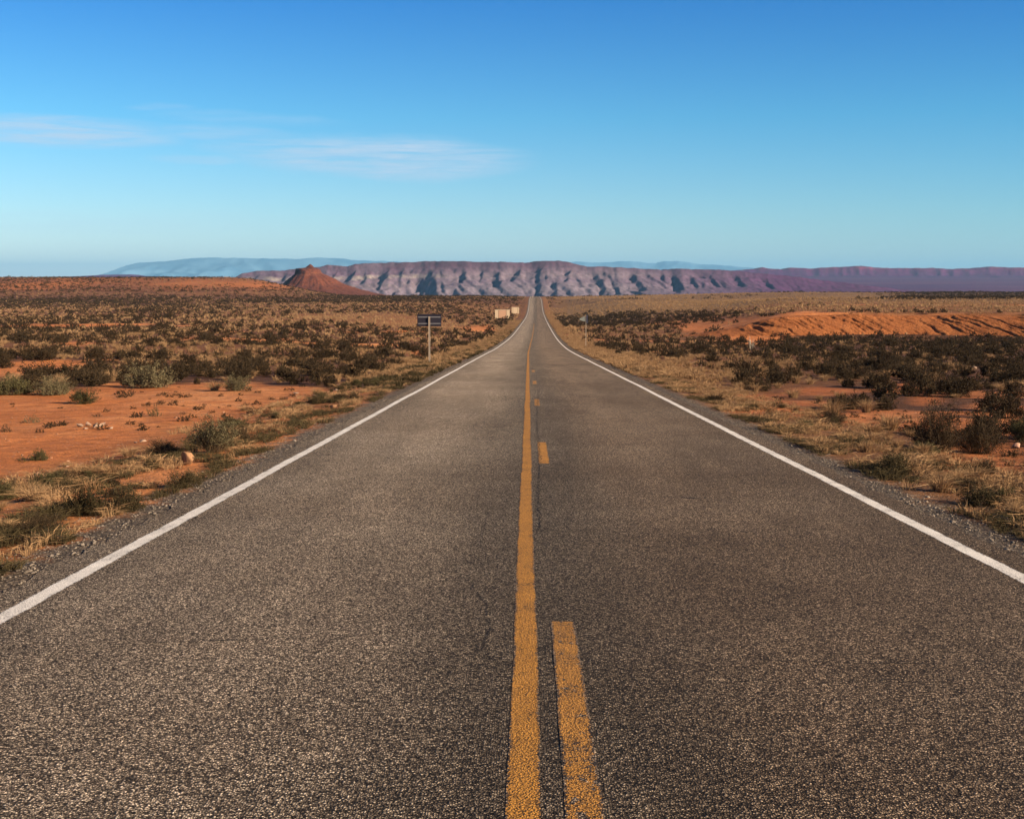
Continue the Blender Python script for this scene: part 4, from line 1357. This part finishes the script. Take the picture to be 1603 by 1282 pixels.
pA = base_at(672, POST_A)
topA, botA = at(672, 492, POST_A).z - pA.z, at(672, 511, POST_A).z - pA.z
root = tag(link("road_sign", None, loc=pA), 'wide dark-backed road sign on a single cream post left of the road', 'road sign')
root.rotation_euler = (0, 0, R(4))
hw = 37.5 / 2 / F_PX * POST_A
mb = MB()
mb.box(-hw, hw, 0.0, 0.006, botA, topA)
for zz in (botA, topA - 0.012):
    mb.box(-hw, hw, -0.010, 0.0, zz, zz + 0.012)
mb.build("panel", dark_metal, root)
hA = topA - botA
for q in (0.24, 0.77):
    MB().box(-hw * 0.94, hw * 0.94, -0.035, -0.011, topA - q * hA - 0.022, topA - q * hA + 0.022).build("brace", brace_m, root)
mb = MB()
zt = topA - 0.2 * hA
mb.box(-0.045, 0.045, -0.052, -0.038, -0.3, zt)
mb.box(-0.045, -0.033, -0.085, -0.052, -0.3, zt)
mb.box(0.033, 0.045, -0.085, -0.052, -0.3, zt)
mb.build("post", post_m, root)

pB = base_at(917.5, POST_B)
topB, botB = at(917, 494, POST_B).z - pB.z, at(917, 505, POST_B).z - pB.z
root = tag(link("road_sign", None, loc=pB), 'small pale sign turned edgeways on a thin post right of the road', 'road sign')
wB = 1.25
M = Matrix.Rotation(R(-6), 4, 'Z')
hB = topB - botB
prof_ = [(-0.05, botB + .12 * hB), (-0.05, topB - .05 * hB), (-0.36, topB - .24 * hB), (-0.64, topB - .44 * hB), (-0.64, topB - .66 * hB), (-0.36, botB + .22 * hB)]
mb = MB()
mb.add([M @ Vector((x_, y_, z_)) for y_ in (-0.012, 0.0) for x_, z_ in prof_], [tuple(range(6)), tuple(range(11, 5, -1))] + [(j, j + 6, (j + 1) % 6 + 6, (j + 1) % 6) for j in range(6)])
mb.build("panel", pale_sign, root)
M2 = Matrix.Rotation(R(-30), 4, 'Z')
MB().box(0.0, 0.19, -0.006, 0.0, botB - 0.05, topB + 0.04, M2).build("side_panel", white_sign, root)
mb = MB()
mb.box(-0.035, 0.02, -0.03, 0.03, -0.3, topB + 0.02)
mb.build("post", metal("thin_post", (.44, .35, .26)), root)

cream_m = metal("cream_boards", (.60, .46, .30), 0.8)
salmon_m = metal("salmon_boards", (.54, .32, .20), 0.8)
seam_m = metal("stand_frame", (.34, .20, .12), 0.8)


def stand(px0, px1, py0, py1, Y, label, parts):
    """a low flat-roofed roadside stand whose front is a row of board panels"""
    a_, b_ = at(px0, py1, Y), at(px1, py0, Y)
    gz0 = float(height((a_.x + b_.x) / 2, Y))
    wd, ht = b_.x - a_.x, b_.z - gz0
    root = tag(link("roadside_stand", None, loc=((a_.x + b_.x) / 2, Y, gz0)), label, 'stand')
    dep = wd * 0.45
    mb = MB()
    mb.box(-wd / 2 + .04, wd / 2 - .04, 0.06, dep, -0.6, ht - 0.10)
    mb.build("frame", seam_m, root)
    MB().box(-wd / 2 - .06, wd / 2 + .06, -0.05, dep + .1, ht - 0.10, ht).build("roof", cream_m, root)
    for q0, q1, mt in parts:
        MB().box(-wd / 2 + q0 * wd, -wd / 2 + q1 * wd, 0.0, 0.056, -0.3, ht - 0.104).build("board_panel", mt, root)


stand(775, 798, 485, 497.5, 430.0, 'larger roadside stand, cream panels either side of a salmon one', ((0.0, 0.22, cream_m), (0.26, 0.74, salmon_m), (0.78, 1.0, cream_m)))
stand(801, 812.5, 481, 487.5, 560.0, 'smaller pale stand farther up the road behind the larger one', ((0.0, 0.14, cream_m), (0.19, 0.80, cream_m), (0.87, 1.0, cream_m)))

# ------------------------------------------------------------------ haze
hz, t, b = material("haze")
t.nodes.remove(b)
pv = N(t, 'ShaderNodeVolumePrincipled')
pv.inputs['Color'].default_value = (.27, .63, 1.0, 1)
pv.inputs['Density'].default_value = 3.1e-5
pv.inputs['Anisotropy'].default_value = 0.0
t.links.new(pv.outputs[0], t.nodes['Material Output'].inputs['Volume'])
bpy.data.materials['haze'].cycles.homogeneous_volume = True
mb = MB()
mb.box(-27000, 27000, -1500, 53000, -140, 620)
tag(mb.build("haze", hz), kind='stuff')
